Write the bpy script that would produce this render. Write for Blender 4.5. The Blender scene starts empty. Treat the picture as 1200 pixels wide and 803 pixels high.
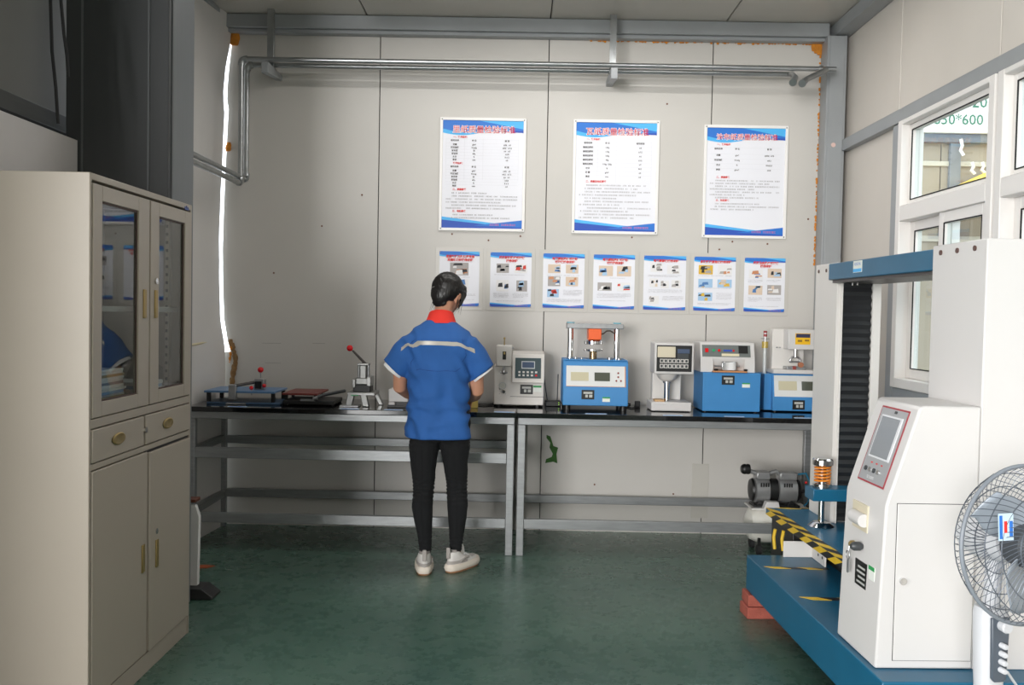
import bpy, bmesh, math, random
from math import sin, cos, pi, radians as rad, sqrt, atan2
from mathutils import Vector as V, Matrix as M, Euler, noise
random.seed(7)
SC = bpy.context.scene
COL = SC.collection

# ------------------------------------------------------------------ camera, sky, light, exposure
CAMH, FPX = 1.38, 1063.0
cd = bpy.data.cameras.new('camera'); cam = bpy.data.objects.new('camera', cd); COL.objects.link(cam)
CR = M.Rotation(rad(.4), 4, 'Z') @ M.Rotation(rad(90 - 1.9), 4, 'X') @ M.Rotation(rad(1.1), 4, 'Z')
cam.matrix_world = M.Translation((0, 0, CAMH)) @ CR
cd.sensor_width = 36; cd.lens = 36 * FPX / 1200; cd.clip_start = .05; cd.clip_end = 200
SC.camera = cam
SC.view_settings.view_transform = 'Standard'; SC.view_settings.look = 'None'
SC.view_settings.gamma = 1; SC.view_settings.use_curve_mapping = False
SC.view_settings.exposure = 0.5
w = bpy.data.worlds.new('sky'); SC.world = w; w.use_nodes = True
bg = w.node_tree.nodes['Background']
bg.inputs[0].default_value = (.86, .93, 1, 1); bg.inputs[1].default_value = 2.5
SC.cycles.max_bounces = 8; SC.cycles.diffuse_bounces = 5; SC.cycles.sample_clamp_indirect = 6
def area(name, loc, rot, sx, sy, e, col=(1, 1, 1), portal=False):
    l = bpy.data.lights.new(name, 'AREA'); l.shape = 'RECTANGLE'; l.size = sx; l.size_y = sy
    l.energy = e; l.color = col
    if portal: l.cycles.is_portal = True
    o = bpy.data.objects.new(name, l); COL.objects.link(o); o.location = loc; o.rotation_euler = rot
    return o
# added area lamps as daylight from unseen, invented hall gates and skylights
area('added_side_daylight', (-13.85, -4.5, 2.4), (rad(90), 0, rad(-90)), 12, 4.4, 1500, (1, .98, .965))
area('added_rear_daylight', (-6.5, -11.85, 2.4), (rad(90), 0, 0), 7.0, 4.4, 1500, (1, .98, .96))
area('added_hall_light', (-2.4, -2.85, 5.45), (0, 0, 0), 4.2, 3.1, 60, (1, .98, .96))
area('added_neighbour_light', (5.5, 4.6, 6.85), (0, 0, 0), 6.5, 10, 190, (1, .98, .95))  # added lamp lighting the neighbouring hall, its skylight is unseen
# the lab's own fluorescent lamps hang above and in front of the wall (their fittings are built with the ceiling)
area('tube_light', (.15, 4.75, 3.085), (0, 0, 0), 2.4, .06, 14, (1, .98, .95))
# ------------------------------------------------------------------ helpers
def px(x, y, Y):
    """point at depth Y that the photograph shows at pixel (x, y)"""
    r = CR.to_3x3() @ V(((x - 600) / FPX, -(y - 401.5) / FPX, -1))
    return V((0, 0, CAMH)) + r * (Y / r.y)
def lin(c):
    if isinstance(c, str): c = [int(c[i:i + 2], 16) for i in (0, 2, 4)]
    return tuple((v / 255 / 12.92) if v / 255 <= .04045 else ((v / 255 + .055) / 1.055) ** 2.4 for v in c) + (1,)
MATS = {}
def mat(name, col, rough=.5, metal=0, var=0, scale=8, bump=0, bscale=200, col2=None, coat=0, emit=0, stretch=(1, 1, 1), spec=.5):
    if name in MATS: return MATS[name]
    m = bpy.data.materials.new(name); m.use_nodes = True; nt = m.node_tree; N = nt.nodes; L = nt.links
    b = N['Principled BSDF']; c = lin(col)
    b.inputs['Base Color'].default_value = c; b.inputs['Roughness'].default_value = rough
    b.inputs['Metallic'].default_value = metal; b.inputs['Coat Weight'].default_value = coat
    b.inputs['Specular IOR Level'].default_value = spec
    if emit: b.inputs['Emission Color'].default_value = c; b.inputs['Emission Strength'].default_value = emit
    if var or col2 or bump:
        tc = N.new('ShaderNodeTexCoord'); mp = N.new('ShaderNodeMapping'); L.new(tc.outputs['Object'], mp.inputs[0])
        mp.inputs['Scale'].default_value = stretch
    if var or col2:
        n = N.new('ShaderNodeTexNoise'); n.inputs['Scale'].default_value = scale; n.inputs['Detail'].default_value = 6
        L.new(mp.outputs[0], n.inputs['Vector'])
        r = N.new('ShaderNodeValToRGB'); L.new(n.outputs['Fac'], r.inputs[0]); L.new(r.outputs[0], b.inputs['Base Color'])
        r.color_ramp.elements[0].position = .3; r.color_ramp.elements[1].position = .7
        a = lin(col2) if col2 else tuple(x * (1 - var) for x in c[:3]) + (1,)
        r.color_ramp.elements[0].color = a; r.color_ramp.elements[1].color = c
    if bump:
        n = N.new('ShaderNodeTexNoise'); n.inputs['Scale'].default_value = bscale; L.new(mp.outputs[0], n.inputs['Vector'])
        bp = N.new('ShaderNodeBump'); bp.inputs['Strength'].default_value = bump; bp.inputs['Distance'].default_value = .01
        L.new(n.outputs['Fac'], bp.inputs['Height']); L.new(bp.outputs[0], b.inputs['Normal'])
    MATS[name] = m; return m
def glass(name, tint=(.9, .95, .95), refl=1.0):
    if name in MATS: return MATS[name]
    m = bpy.data.materials.new(name); m.use_nodes = True; nt = m.node_tree; N = nt.nodes; L = nt.links
    N.remove(N['Principled BSDF'])
    t = N.new('ShaderNodeBsdfTransparent'); t.inputs[0].default_value = (*tint, 1)
    g = N.new('ShaderNodeBsdfGlossy'); g.inputs['Roughness'].default_value = .01
    f = N.new('ShaderNodeFresnel'); f.inputs[0].default_value = 1.5
    k = N.new('ShaderNodeMath'); k.operation = 'MULTIPLY'; k.inputs[1].default_value = refl; k.use_clamp = True
    gm = N.new('ShaderNodeNewGeometry'); fr_ = N.new('ShaderNodeMath'); fr_.operation = 'SUBTRACT'; fr_.inputs[0].default_value = 1; L.new(gm.outputs['Backfacing'], fr_.inputs[1])
    k2 = N.new('ShaderNodeMath'); k2.operation = 'MULTIPLY'; L.new(f.outputs[0], k2.inputs[0]); L.new(fr_.outputs[0], k2.inputs[1]); L.new(k2.outputs[0], k.inputs[0])
    x = N.new('ShaderNodeMixShader'); L.new(k.outputs[0], x.inputs[0]); L.new(t.outputs[0], x.inputs[1]); L.new(g.outputs[0], x.inputs[2])
    L.new(x.outputs[0], N['Material Output'].inputs[0]); MATS[name] = m; return m

class MB:
    def __init__(s, m=None): s.v = []; s.f = []; s.mi = []; s.m = m or M(); s.cur = 0
    def add(s, vs, fs, m=None):
        k = len(s.v); T = s.m @ m if m else s.m
        s.v += [T @ V(p) for p in vs]; s.f += [tuple(i + k for i in f) for f in fs]; s.mi += [s.cur] * len(fs); return s
    def box(s, x0, x1, y0, y1, z0, z1, m=None):
        return s.add([(x, y, z) for x in (x0, x1) for y in (y0, y1) for z in (z0, z1)],
                     [(0, 1, 3, 2), (4, 6, 7, 5), (0, 4, 5, 1), (2, 3, 7, 6), (0, 2, 6, 4), (1, 5, 7, 3)], m)
    def prism(s, pts, a, b, ax='y', m=None):
        """pts: 2D polygon; extruded from a to b along axis ax.  ax y: (x,z)  ax x: (y,z)  ax z: (x,y)"""
        f = {'y': lambda p, t: (p[0], t, p[1]), 'x': lambda p, t: (t, p[0], p[1]), 'z': lambda p, t: (p[0], p[1], t)}[ax]
        n = len(pts)
        return s.add([f(p, a) for p in pts] + [f(p, b) for p in pts],
                     [tuple(range(n)), tuple(range(2 * n - 1, n - 1, -1))] + [(i, i + n, (i + 1) % n + n, (i + 1) % n) for i in range(n)], m)
    def rings(s, rs, cap=True, closed=False, m=None):
        n = len(rs[0]); vs = [p for r in rs for p in r]; fs = []
        k = len(rs)
        for j in range(k if closed else k - 1):
            for i in range(n):
                a = j * n; b = ((j + 1) % k) * n
                fs.append((a + i, a + (i + 1) % n, b + (i + 1) % n, b + i))
        if cap and not closed: fs += [tuple(range(n - 1, -1, -1)), tuple(range((k - 1) * n, k * n))]
        return s.add(vs, fs, m)
    def tube(s, pts, r, n=10, cap=True, closed=False, m=None):
        pts = [V(p) for p in pts]; rr = r if isinstance(r, (list, tuple)) else [r] * len(pts); out = []
        up = None; K = len(pts)
        for i, p in enumerate(pts):
            if closed: d = (pts[(i + 1) % K] - pts[i - 1]).normalized()
            else: d = (pts[min(i + 1, K - 1)] - pts[max(i - 1, 0)]).normalized()
            if up is None: up = V((0, 0, 1)) if abs(d.z) < .9 else V((1, 0, 0))
            a = d.cross(up)
            if a.length < 1e-5: a = d.orthogonal()
            a.normalize(); b = a.cross(d).normalized(); up = b
            out.append([p + (a * cos(t) + b * sin(t)) * rr[i] for t in [2 * pi * j / n for j in range(n)]])
        return s.rings(out, cap, closed, m)
    def cyl(s, a, b, r, r2=None, n=20, m=None): return s.tube([a, b], [r, r if r2 is None else r2], n, m=m)
    def lathe(s, prof, n=24, o=(0, 0, 0), ax='z', m=None):
        o = V(o); rs = []
        for r, h in prof:
            ring = []
            for j in range(n):
                t = 2 * pi * j / n; c, q = r * cos(t), r * sin(t)
                ring.append(o + (V((c, q, h)) if ax == 'z' else V((c, h, q)) if ax == 'y' else V((h, c, q))))
            rs.append(ring)
        return s.rings(rs, True, False, m)
    def ball(s, c, r, n=16, m=None, sc=(1, 1, 1)):
        c = V(c); rs = []
        for i in range(1, n // 2):
            t = pi * i / (n // 2)
            rs.append([c + V((r * sc[0] * sin(t) * cos(u), r * sc[1] * sin(t) * sin(u), -r * sc[2] * cos(t))) for u in [2 * pi * j / n for j in range(n)]])
        return s.rings(rs, True, False, m)
    def quad(s, a, b, c, d, m=None): return s.add([a, b, c, d], [(0, 1, 2, 3)], m)
ORIG = {}
def finish(name, mb, mats, parent=None, world=False, bev=0, seg=2, smooth=35, loc=None):
    me = bpy.data.meshes.new(name)
    vs = mb.v
    off = V((0, 0, 0))
    if parent is not None and world: off = abspos(parent)
    if parent is None and world:
        xs = [v.x for v in vs]; ys = [v.y for v in vs]; zs = [v.z for v in vs]
        off = V(((min(xs) + max(xs)) / 2, (min(ys) + max(ys)) / 2, min(zs)))
    me.from_pydata([v - off for v in vs], [], mb.f)
    mats = mats if isinstance(mats, (list, tuple)) else [mats]
    for x in mats: me.materials.append(x)
    if len(mats) > 1: me.polygons.foreach_set('material_index', mb.mi)
    bm = bmesh.new(); bm.from_mesh(me); bmesh.ops.recalc_face_normals(bm, faces=bm.faces); bm.to_mesh(me); bm.free()
    if smooth:
        me.polygons.foreach_set('use_smooth', [True] * len(me.polygons)); me.set_sharp_from_angle(angle=rad(smooth))
    o = bpy.data.objects.new(name, me); COL.objects.link(o)
    if parent is not None: o.parent = parent; ORIG[o.name] = abspos(parent)
    elif world: o.location = off; ORIG[o.name] = off
    if loc is not None: o.location = loc
    if bev:
        b = o.modifiers.new('bevel', 'BEVEL'); b.width = bev; b.segments = seg; b.limit_method = 'ANGLE'; b.angle_limit = rad(40)
        b.harden_normals = False
    return o
def abspos(o): return ORIG.get(o.name, V(o.location))
def tag(o, label=None, cat=None, group=None, kind=None):
    if label: o['label'] = label
    if cat: o['category'] = cat
    if group: o['group'] = group
    if kind: o['kind'] = kind
    return o
def thing(name, label, cat, loc=(0, 0, 0), rz=0, group=None):
    o = bpy.data.objects.new(name, None); COL.objects.link(o); o.empty_display_size = .05
    o.location = loc; o.rotation_euler = (0, 0, rz); ORIG[o.name] = V(loc); return tag(o, label, cat, group)
def structure(name, label=None):
    o = bpy.data.objects.new(name, None); COL.objects.link(o); ORIG[o.name] = V((0, 0, 0)); return tag(o, label, kind='structure')
def sbox(name, m, b, parent=None, bev=.003):
    o = finish(name, MB().box(*b), m, parent, world=True, bev=bev)
    if parent is None: o['kind'] = 'structure'
    return o
TX = {}
def text(s, size, m, parent, name, org, bold=0, dirx=(1, 0, 0), up=(0, 0, 1), extrude=0, align='CENTER', sx=1):
    """writing as flat geometry; org = its middle, dirx / up = its directions"""
    c = bpy.data.curves.new('writing', 'FONT'); c.body = s; c.size = size; c.align_x = align; c.align_y = 'CENTER'
    c.resolution_u = 2; c.offset = bold; c.extrude = extrude
    o = bpy.data.objects.new('writing', c); COL.objects.link(o)
    me = bpy.data.meshes.new_from_object(o.evaluated_get(bpy.context.evaluated_depsgraph_get()))
    bpy.data.objects.remove(o); bpy.data.curves.remove(c)
    X_, U = V(dirx).normalized(), V(up).normalized(); Nn = X_.cross(U); org = V(org)
    for v in me.vertices: v.co = org + X_ * v.co.x * sx + U * v.co.y + Nn * v.co.z
    me.materials.clear(); me.materials.append(m); me.name = name
    t = bpy.data.objects.new(name, me); COL.objects.link(t); t.parent = parent; return t

# ------------------------------------------------------------------ materials
WALLM = mat('wall_panel_paint', 'c9c5bf', .42, var=.06, scale=1.6, bump=.02, bscale=60)
WALLR = mat('wall_panel_paint_warm', 'd2cbc2', .5, var=.06, scale=2, bump=.02, bscale=60)
WALLD = mat('wall_panel_grey', '8b8985', .6, var=.08, scale=2)
SHEET = mat('white_sheet', 'd6d3d0', .5, var=.05, scale=3, bump=.08, bscale=7)
CEIL = mat('ceiling_panel_paint', 'c4bfb6', .35, var=.1, scale=1.5, bump=.03, bscale=8)
STEELG = mat('grey_painted_steel', '9b9ea0', .4, metal=.1, var=.1, scale=5)
DARKC = mat('dark_grey_cladding', '3f4143', .55, var=.08, scale=3, stretch=(6, 6, .4))
GALV = mat('galvanised_pipe', 'b0b3b4', .3, metal=.85, var=.25, scale=12)
TUBEM = mat('brushed_steel_tube', '9a9c9d', .38, metal=.55, var=.2, scale=9, stretch=(1, 8, 8))
BLACKTOP = mat('black_stone_top', '0d0e10', .09, coat=.3)
FOAM = mat('orange_foam', 'd98a2b', .85, var=.3, scale=30, bump=.8, bscale=60)
FOAMB = mat('brown_old_foam', '97744a', .9, var=.4, scale=30, bump=.8, bscale=60)
WHITEP = mat('white_powder_coat', 'd2cfcd', .38, bump=.015, bscale=400)
WHITEP2 = mat('off_white_paint', 'dbd7d2', .4)
UPVC = mat('white_window_frame', 'e6e2de', .35)
BLUEM = mat('teal_blue_paint', '155f80', .35, var=.1, scale=10)
BLUEI = mat('instrument_blue_paint', '3f88c4', .42, var=.05, scale=10)
BLK = mat('black_plastic', '141414', .45)
BLKR = mat('black_rubber', '1b1b1c', .75)
CHROME = mat('chrome', 'd8d8d8', .12, metal=1)
ALU = mat('brushed_aluminium', 'a9aaac', .34, metal=.8, var=.15, scale=40)
BRASS = mat('aged_brass', 'a8925f', .35, metal=.7)
RED = mat('red_plastic', 'd4141c', .25)
REDT = mat('red_print', 'dd2d27', .6)
WHT = mat('white_print', 'f6f6f6', .6)
INK = mat('dark_print', '55504e', .7)
INKL = mat('grey_print', '9b9896', .7)
LINE = mat('faint_print_line', 'd4d4d8', .7)
PAPER = mat('poster_paper', 'e8e8ee', .5)
SLEEVE = mat('clear_plastic_sleeve', 'c6c2bb', .3)
PBLUE = mat('poster_blue', '2472cc', .5)
PCYAN = mat('poster_light_blue', '4db3ee', .5)
PDEEP = mat('poster_deep_blue', '2450b4', .5)
YEL = mat('yellow_print', 'f0bb17', .5)
GRN = mat('green_print', '2f9a55', .5)
TEALP = mat('dark_teal_panel', '2b4247', .4)
DGREY = mat('dark_grey_plastic', '3c3f41', .4)
LCD = mat('lcd_glass', '8f978b', .15)
LCDD = mat('dark_lcd_glass', '55584e', .12)
LCDB = mat('blue_grey_lcd', '4d5b74', .12)
BEIGE = mat('beige_panel', 'd6ccb4', .5)
CAB = mat('cream_cabinet_enamel', 'a89e91', .36, var=.04, scale=3, bump=.03, bscale=300)
CABI = mat('cabinet_inside', 'a8a49c', .5)
PANE = glass('clear_glass')
CABGL = glass('cabinet_glass', (.78, .82, .82), 1.5)

def floor_material():
    m = bpy.data.materials.new('green_epoxy_floor'); m.use_nodes = True; N = m.node_tree.nodes; L = m.node_tree.links
    b = N['Principled BSDF']; tc = N.new('ShaderNodeTexCoord')
    n1 = N.new('ShaderNodeTexNoise'); n1.inputs['Scale'].default_value = 1.1; n1.inputs['Detail'].default_value = 8; n1.inputs['Roughness'].default_value = .65
    n2 = N.new('ShaderNodeTexNoise'); n2.inputs['Scale'].default_value = 9; n2.inputs['Detail'].default_value = 8; n2.inputs['Roughness'].default_value = .7
    for n in (n1, n2): L.new(tc.outputs['Object'], n.inputs['Vector'])
    r1 = N.new('ShaderNodeValToRGB'); L.new(n1.outputs['Fac'], r1.inputs[0])
    r1.color_ramp.elements[0].position = .35; r1.color_ramp.elements[0].color = lin('3c584d')
    r1.color_ramp.elements[1].position = .68; r1.color_ramp.elements[1].color = lin('536f62')
    r2 = N.new('ShaderNodeValToRGB'); L.new(n2.outputs['Fac'], r2.inputs[0])
    r2.color_ramp.elements[0].position = .5; r2.color_ramp.elements[0].color = (0, 0, 0, 1)
    r2.color_ramp.elements[1].position = .75; r2.color_ramp.elements[1].color = (1, 1, 1, 1)
    mx = N.new('ShaderNodeMix'); mx.data_type = 'RGBA'; L.new(r2.outputs[0], mx.inputs['Factor'])
    L.new(r1.outputs[0], mx.inputs['A']); mx.inputs['B'].default_value = lin('63776d')
    k = N.new('ShaderNodeMath'); k.operation = 'MULTIPLY'; k.inputs[1].default_value = .45
    L.new(r2.outputs[0], k.inputs[0]); L.new(k.outputs[0], mx.inputs['Factor'])
    L.new(mx.outputs['Result'], b.inputs['Base Color'])
    rr = N.new('ShaderNodeMapRange'); rr.inputs['To Min'].default_value = .16; rr.inputs['To Max'].default_value = .4
    L.new(n2.outputs['Fac'], rr.inputs['Value']); L.new(rr.outputs[0], b.inputs['Roughness'])
    bp = N.new('ShaderNodeBump'); bp.inputs['Strength'].default_value = .04; bp.inputs['Distance'].default_value = .003
    n3 = N.new('ShaderNodeTexNoise'); n3.inputs['Scale'].default_value = 22; L.new(tc.outputs['Object'], n3.inputs['Vector'])
    L.new(n3.outputs['Fac'], bp.inputs['Height']); L.new(bp.outputs[0], b.inputs['Normal'])
    return m
FLOORM = floor_material()

# ================================================================== THE SETTING
ZC = 3.19; XL = -1.885; XR = 2.0; YB = 5.72
fl = finish('floor', MB().box(-14, 2.1, -12, 5.8, -.1, 0), FLOORM, world=True); tag(fl, kind='structure')
fl2 = finish('floor_outside', MB().box(2.1, 12, -12, 14, -.1, 0), mat('hall_concrete', '9a958c', .5, var=.1), world=True); tag(fl2, kind='structure')
# back wall: four sandwich panels, the first with a ragged left edge that leaves a gap to the daylight
wb = structure('wall_back')
edge = [(-1.82, 1.10), (-1.838, 1.16), (-1.862, 1.3), (-1.872, 1.5), (-1.876, 1.75), (-1.872, 1.95), (-1.866, 2.15), (-1.858, 2.35), (-1.852, 2.5), (-1.846, 2.62), (-1.856, 2.68), (-1.855, 2.75), (-1.845, 2.88), (-1.832, 3.0), (-1.83, 3.05)]
pts = [(-.8995, 0), (-1.95, 0), (-1.95, 1.08)] + edge + [(-1.95, 3.07), (-1.95, ZC + .02), (-.8995, ZC + .02)]
finish('panel', MB().prism(pts, YB, YB + .05), WALLM, wb, bev=.002)
for a, b in ((-.8945, .1545), (.1595, 1.1775), (1.1825, 2.1)):
    finish('panel', MB().prism([(a, 0), (b, 0), (b, ZC + .02), (a, ZC + .02)], YB, YB + .05), WALLM, wb, bev=.002)
mb = MB()
for X_ in (-.897, .157, 1.18): mb.box(X_ - .008, X_ + .008, YB + .004, YB + .04, 0, ZC)
finish('joint_strip', mb, mat('dark_joint', '201e1c', .8), wb)
finish('outer_sheet', MB().box(-.89, 2.1, YB + .05, YB + .06, 0, ZC), WALLM, wb)
finish('patch_plate', MB().box(1.115, 1.22, YB - .004, YB, .1, .445), mat('patch_plate_paint', 'c0bcb4', .45), wb, bev=.001)
finish('green_patch', MB().prism([(.19, .61), (.215, .60), (.235, .54), (.265, .53), (.255, .49), (.262, .43), (.235, .44), (.185, .43), (.19, .455), (.225, .47), (.232, .49), (.21, .53), (.215, .56), (.19, .59)], YB - .003, YB), mat('moss_green_stain', '3c6a2c', .8, var=.3, scale=40), wb)
mb = MB(); rs = random.Random(3)
for a in [(-.43, 1.865), (.0, 1.86), (.70, 1.865), (1.33, 1.85), (1.55, 1.84), (1.8, 2.0), (-1.25, 1.9), (-1.0, 2.1), (-.2, 1.83), (.9, 2.7), (-1.55, 1.6), (.5, .3), (1.0, .25), (-.6, .9), (1.25, 1.8)]:
    mb.cyl((a[0], YB - .004, a[1]), (a[0], YB, a[1]), .006, n=6)
finish('screw_heads', mb, mat('rusty_screw', '6b4027', .6), wb)['kind'] = 'stuff'
mb = MB()
for (a, b, z) in [(-1.62, -1.5, 1.155), (-1.30, -1.22, 1.16), (-1.6, -1.5, 1.03)]:
    mb.box(a, b, YB - .0015, YB, z, z + .002)
finish('scratch', mb, mat('scratch_grey', '8f8b85', .7), wb)
# ragged foam along joints
def foam(name, m, pts, r, n=40, seed=1, flat=.4):
    rr = random.Random(seed); mb = MB()
    for i in range(n):
        t = rr.random() * (len(pts) - 1); k = int(t); p = V(pts[k]).lerp(V(pts[k + 1]), t - k)
        q = r * (.5 + rr.random())
        mb.ball(p + V((rr.uniform(-1, 1) * r * .5, rr.uniform(-.2, .2) * r, rr.uniform(-1, 1) * r * .5)), q, 8, sc=(1, flat, 1 + rr.random()))
    return finish(name, mb, m, wb)
foam('foam_filler', FOAM, [(-1.82, 5.70, 3.04), (-1.79, 5.70, 3.055)], .02, 22, 1)
foam('foam_filler', FOAM, [(-1.845, 5.71, 2.40), (-1.84, 5.71, 2.37)], .011, 8, 2)
foam('foam_filler', FOAMB, [(-1.815, 5.715, 1.16), (-1.785, 5.715, 1.05), (-1.81, 5.715, .87)], .011, 70, 3, .12)
foam('foam_filler', FOAM, [(-1.81, 5.715, 1.15), (-1.825, 5.715, 1.02)], .006, 20, 9, .4)
foam('foam_filler', FOAM, [(.4, 5.712, 3.083), (1.8, 5.712, 3.083)], .006, 110, 4)
foam('foam_filler', FOAM, [(1.845, 5.712, 3.06), (1.845, 5.712, 2.2), (1.845, 5.712, 1.7)], .005, 120, 5)
foam('foam_filler', FOAM, [(1.80, 5.712, 3.07), (1.85, 5.712, 3.05)], .018, 18, 6)
# left wall
wl = structure('wall_left')
# sheet beside the back corner: slightly wavy, its far edge uneven
mb = MB(); ny, nz = 16, 48
g = []
for i in range(nz + 1):
    z = ZC * i / nz
    for j in range(ny + 1):
        y = 4.1 + (5.705 - 4.1) * j / ny
        if j == ny: y += -.015 + .003 * sin(z * 9) + .003 * sin(z * 23)
        zz = [(0, -1.83), (1.1, -1.83), (1.16, -1.838), (1.3, -1.862), (1.5, -1.872), (1.75, -1.876), (1.95, -1.872), (2.15, -1.866), (2.35, -1.858), (2.5, -1.852), (2.62, -1.846), (2.68, -1.856), (2.75, -1.855), (2.88, -1.845), (3.0, -1.832), (3.2, -1.83)]
        k = max(q for q in range(len(zz) - 1) if zz[q][0] <= z); e_ = zz[k][1] + (zz[k + 1][1] - zz[k][1]) * (z - zz[k][0]) / (zz[k + 1][0] - zz[k][0])
        e_ = 5.69 * (e_ / 5.72 - .0037 * min(1, max(.1, (3.1 - z) * 4))); f_ = max(0, (y - 4.9) / .8) ** 2
        if j == 0: pass
        g.append((XL * (1 - f_) + e_ * f_ + .008 * noise.noise(V((y * 2, z * 1.3, 0))) * min(1, (5.72 - y) * 2), y, z))
fs = [(i * (ny + 1) + j, i * (ny + 1) + j + 1, (i + 1) * (ny + 1) + j + 1, (i + 1) * (ny + 1) + j) for i in range(nz) for j in range(ny)]
mb.add(g, fs); n_ = len(g); mb.add([(x - .03, y, z) for x, y, z in g], fs); edge_ = [i * (ny + 1) + ny for i in range(nz + 1)]
mb.f += [(a_, b_, b_ + n_, a_ + n_) for a_, b_ in zip(edge_, edge_[1:])]; mb.mi += [0] * nz
o = finish('panel', mb, SHEET, wl)
mb = MB(); mb.tube([(XL + .004, 4.3, 1.155), (XL + .006, 4.9, 1.15), (XL + .004, 5.3, 1.16), (XL + .006, 5.69, 1.175)], .008, 6)
finish('joint_strip', mb, mat('lit_crack_tone', 'd9cfae', .6), wl)  # pale strip along the sheet's crack, its colour standing in for light there
finish('lower_panel', MB().box(-1.98, -1.90, 1.6, 3.89, 0, 2.08), mat('white_wall_panel', 'd2cfce', .5, var=.04), wl, bev=.003)
finish('upper_panel', MB().box(-2.16, -2.11, 1.6, 4.6, 2.0, ZC), WALLD, wl)
# right wall: panels around the windows
wr = structure('wall_right')
W0, W1 = 4.76, .9      # window band, far and near end
for a, b, c, d in ((4.875, 5.77, 0, 2.44), (4.875, 5.77, 2.444, 3.21), (3.865, 4.865, 2.444, 3.21), (2.85, 3.855, 2.444, 3.21), (1.84, 2.846, 2.444, 3.21), (.83, 1.836, 2.444, 3.21),
                   (3.862, 4.868, 0, .99), (2.85, 3.858, 0, .99), (1.84, 2.846, 0, .99), (.83, 1.836, 0, .99), (-.2, .826, 0, 3.21), (W0, 4.868, .99, 2.44)):
    finish('panel', MB().box(XR, XR + .05, a, b, c, d), WALLR, wr, bev=.002)
mb = MB()
for y in (4.87, 3.86, 2.848, 1.838): mb.box(XR + .012, XR + .055, y - .02, y + .02, 2.40 if y < 4.8 else 0, ZC)
finish('joint_strip', mb, mat('dark_joint', '201e1c', .8), wr)
# unseen hall behind the camera, its openings shaped for the light; the neighbouring hall
hall = mat('hall_wall_paint', '8f8c86', .7)
mb = MB(); mb.box(-14, -13.9, -12, -10.6, 0, 5.5); mb.box(-14, -13.9, 1.6, 2.5, 0, 5.5); mb.box(-14, -13.9, -10.6, 1.6, 4.7, 5.5)
tag(finish('wall_hall_left', mb, hall, world=True), kind='structure')
sbox('wall_hall_front', hall, (-14, -1.9, 2.4, 2.5, 0, 5.5))
sbox('wall_hall_right', hall, (2.0, 2.1, -12, -.2, 0, 5.5))
sbox('wall_hall_above', hall, (-2.0, 2.1, .9, 1.0, ZC + .05, 5.5)); sbox('wall_hall_header', hall, (-2.0, -1.9, 1.0, 2.4, ZC + .05, 5.5))
mb = MB(); mb.box(-14, -10.1, -12.1, -12, 0, 5.5); mb.box(-2.9, 2.1, -12.1, -12, 0, 5.5); mb.box(-10.1, -2.9, -12.1, -12, 4.7, 5.5)
tag(finish('wall_rear', mb, hall, world=True), kind='structure')
mb = MB(); mb.box(-14, -4.6, -12.1, 2.5, 5.5, 5.6); mb.box(-.2, 2.1, -12.1, 1.7, 5.5, 5.6); mb.box(-4.6, -.2, -12.1, -4.5, 5.5, 5.6); mb.box(-4.6, -.2, -1.2, 2.5, 5.5, 5.6)
tag(finish('ceiling_hall', mb, hall, world=True), kind='structure')
# ceiling
ce = structure('ceiling')
for a, b in ((-2.4, -.973), (-.967, .157), (.163, 1.237), (1.243, 2.1)):
    finish('panel', MB().box(max(a, -2.4), b, .9, 5.78, ZC, ZC + .05), CEIL, ce, bev=.004)
finish('joint_strip', (lambda m_: m_.box(-.99, -.95, .9, 5.7, ZC + .01, ZC + .06) and m_.box(.14, .18, .9, 5.7, ZC + .01, ZC + .06) and m_.box(1.22, 1.26, .9, 5.7, ZC + .01, ZC + .06))(MB()), mat('dark_joint', '201e1c', .8), ce)
# fluorescent fitting
fit = thing('fluorescent_lamp', 'long white fluorescent fitting under the ceiling in front of the back wall', 'lamp', (.15, 4.75, 3.09))
finish('housing', MB().box(-1.25, 1.25, -.06, .06, .005, .07), UPVC, fit, bev=.004)
for x in (-.9, .9): finish('hanger', MB().cyl((x, 0, .07), (x, 0, .10), .008), STEELG, fit)
# steel members
def beam(name, b, m=STEELG): return sbox(name, m, b, None, .006)
mb = MB(); mb.box(-1.845, 1.87, 5.63, 5.72, 3.105, 3.188); mb.box(-1.845, 1.87, 5.655, 5.715, 3.082, 3.105)
tag(finish('beam_back', mb, STEELG, world=True, bev=.004), kind='structure')
mb = MB(); mb.box(1.90, 1.998, .95, 5.72, 3.11, 3.188)
tag(finish('beam_right', mb, STEELG, world=True, bev=.004), kind='structure')
mb = MB(); mb.box(-1.88, -1.845, 4.2, 5.7, 3.16, 3.188)
tag(finish('trim_1', mb, STEELG, world=True, bev=.002), kind='structure')
mb = MB(); mb.box(1.85, 1.97, 5.60, 5.718, 0, 3.105); mb.box(1.865, 1.955, 5.594, 5.60, 0, 3.10)
tag(finish('column_corner', mb, STEELG, world=True, bev=.004), kind='structure')
mb = MB(); mb.box(1.955, 1.998, .95, 5.60, 2.405, 2.475)
tag(finish('trim_2', mb, STEELG, world=True, bev=.004), kind='structure')
mb = MB(); mb.box(1.96, 1.998, W0 + .005, W0 + .09, 0, 2.40); mb.box(1.96, 1.998, .95, W0, .955, 1.03)
tag(finish('trim_3', mb, STEELG, world=True, bev=.004), kind='structure')
finish('bolt', MB().cyl((1.90, 5.59, 2.44), (1.90, 5.60, 2.44), .014, n=10), mat('pink_primer', 'd8b9b0', .5), bpy.data.objects['column_corner'], world=True)
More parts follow.
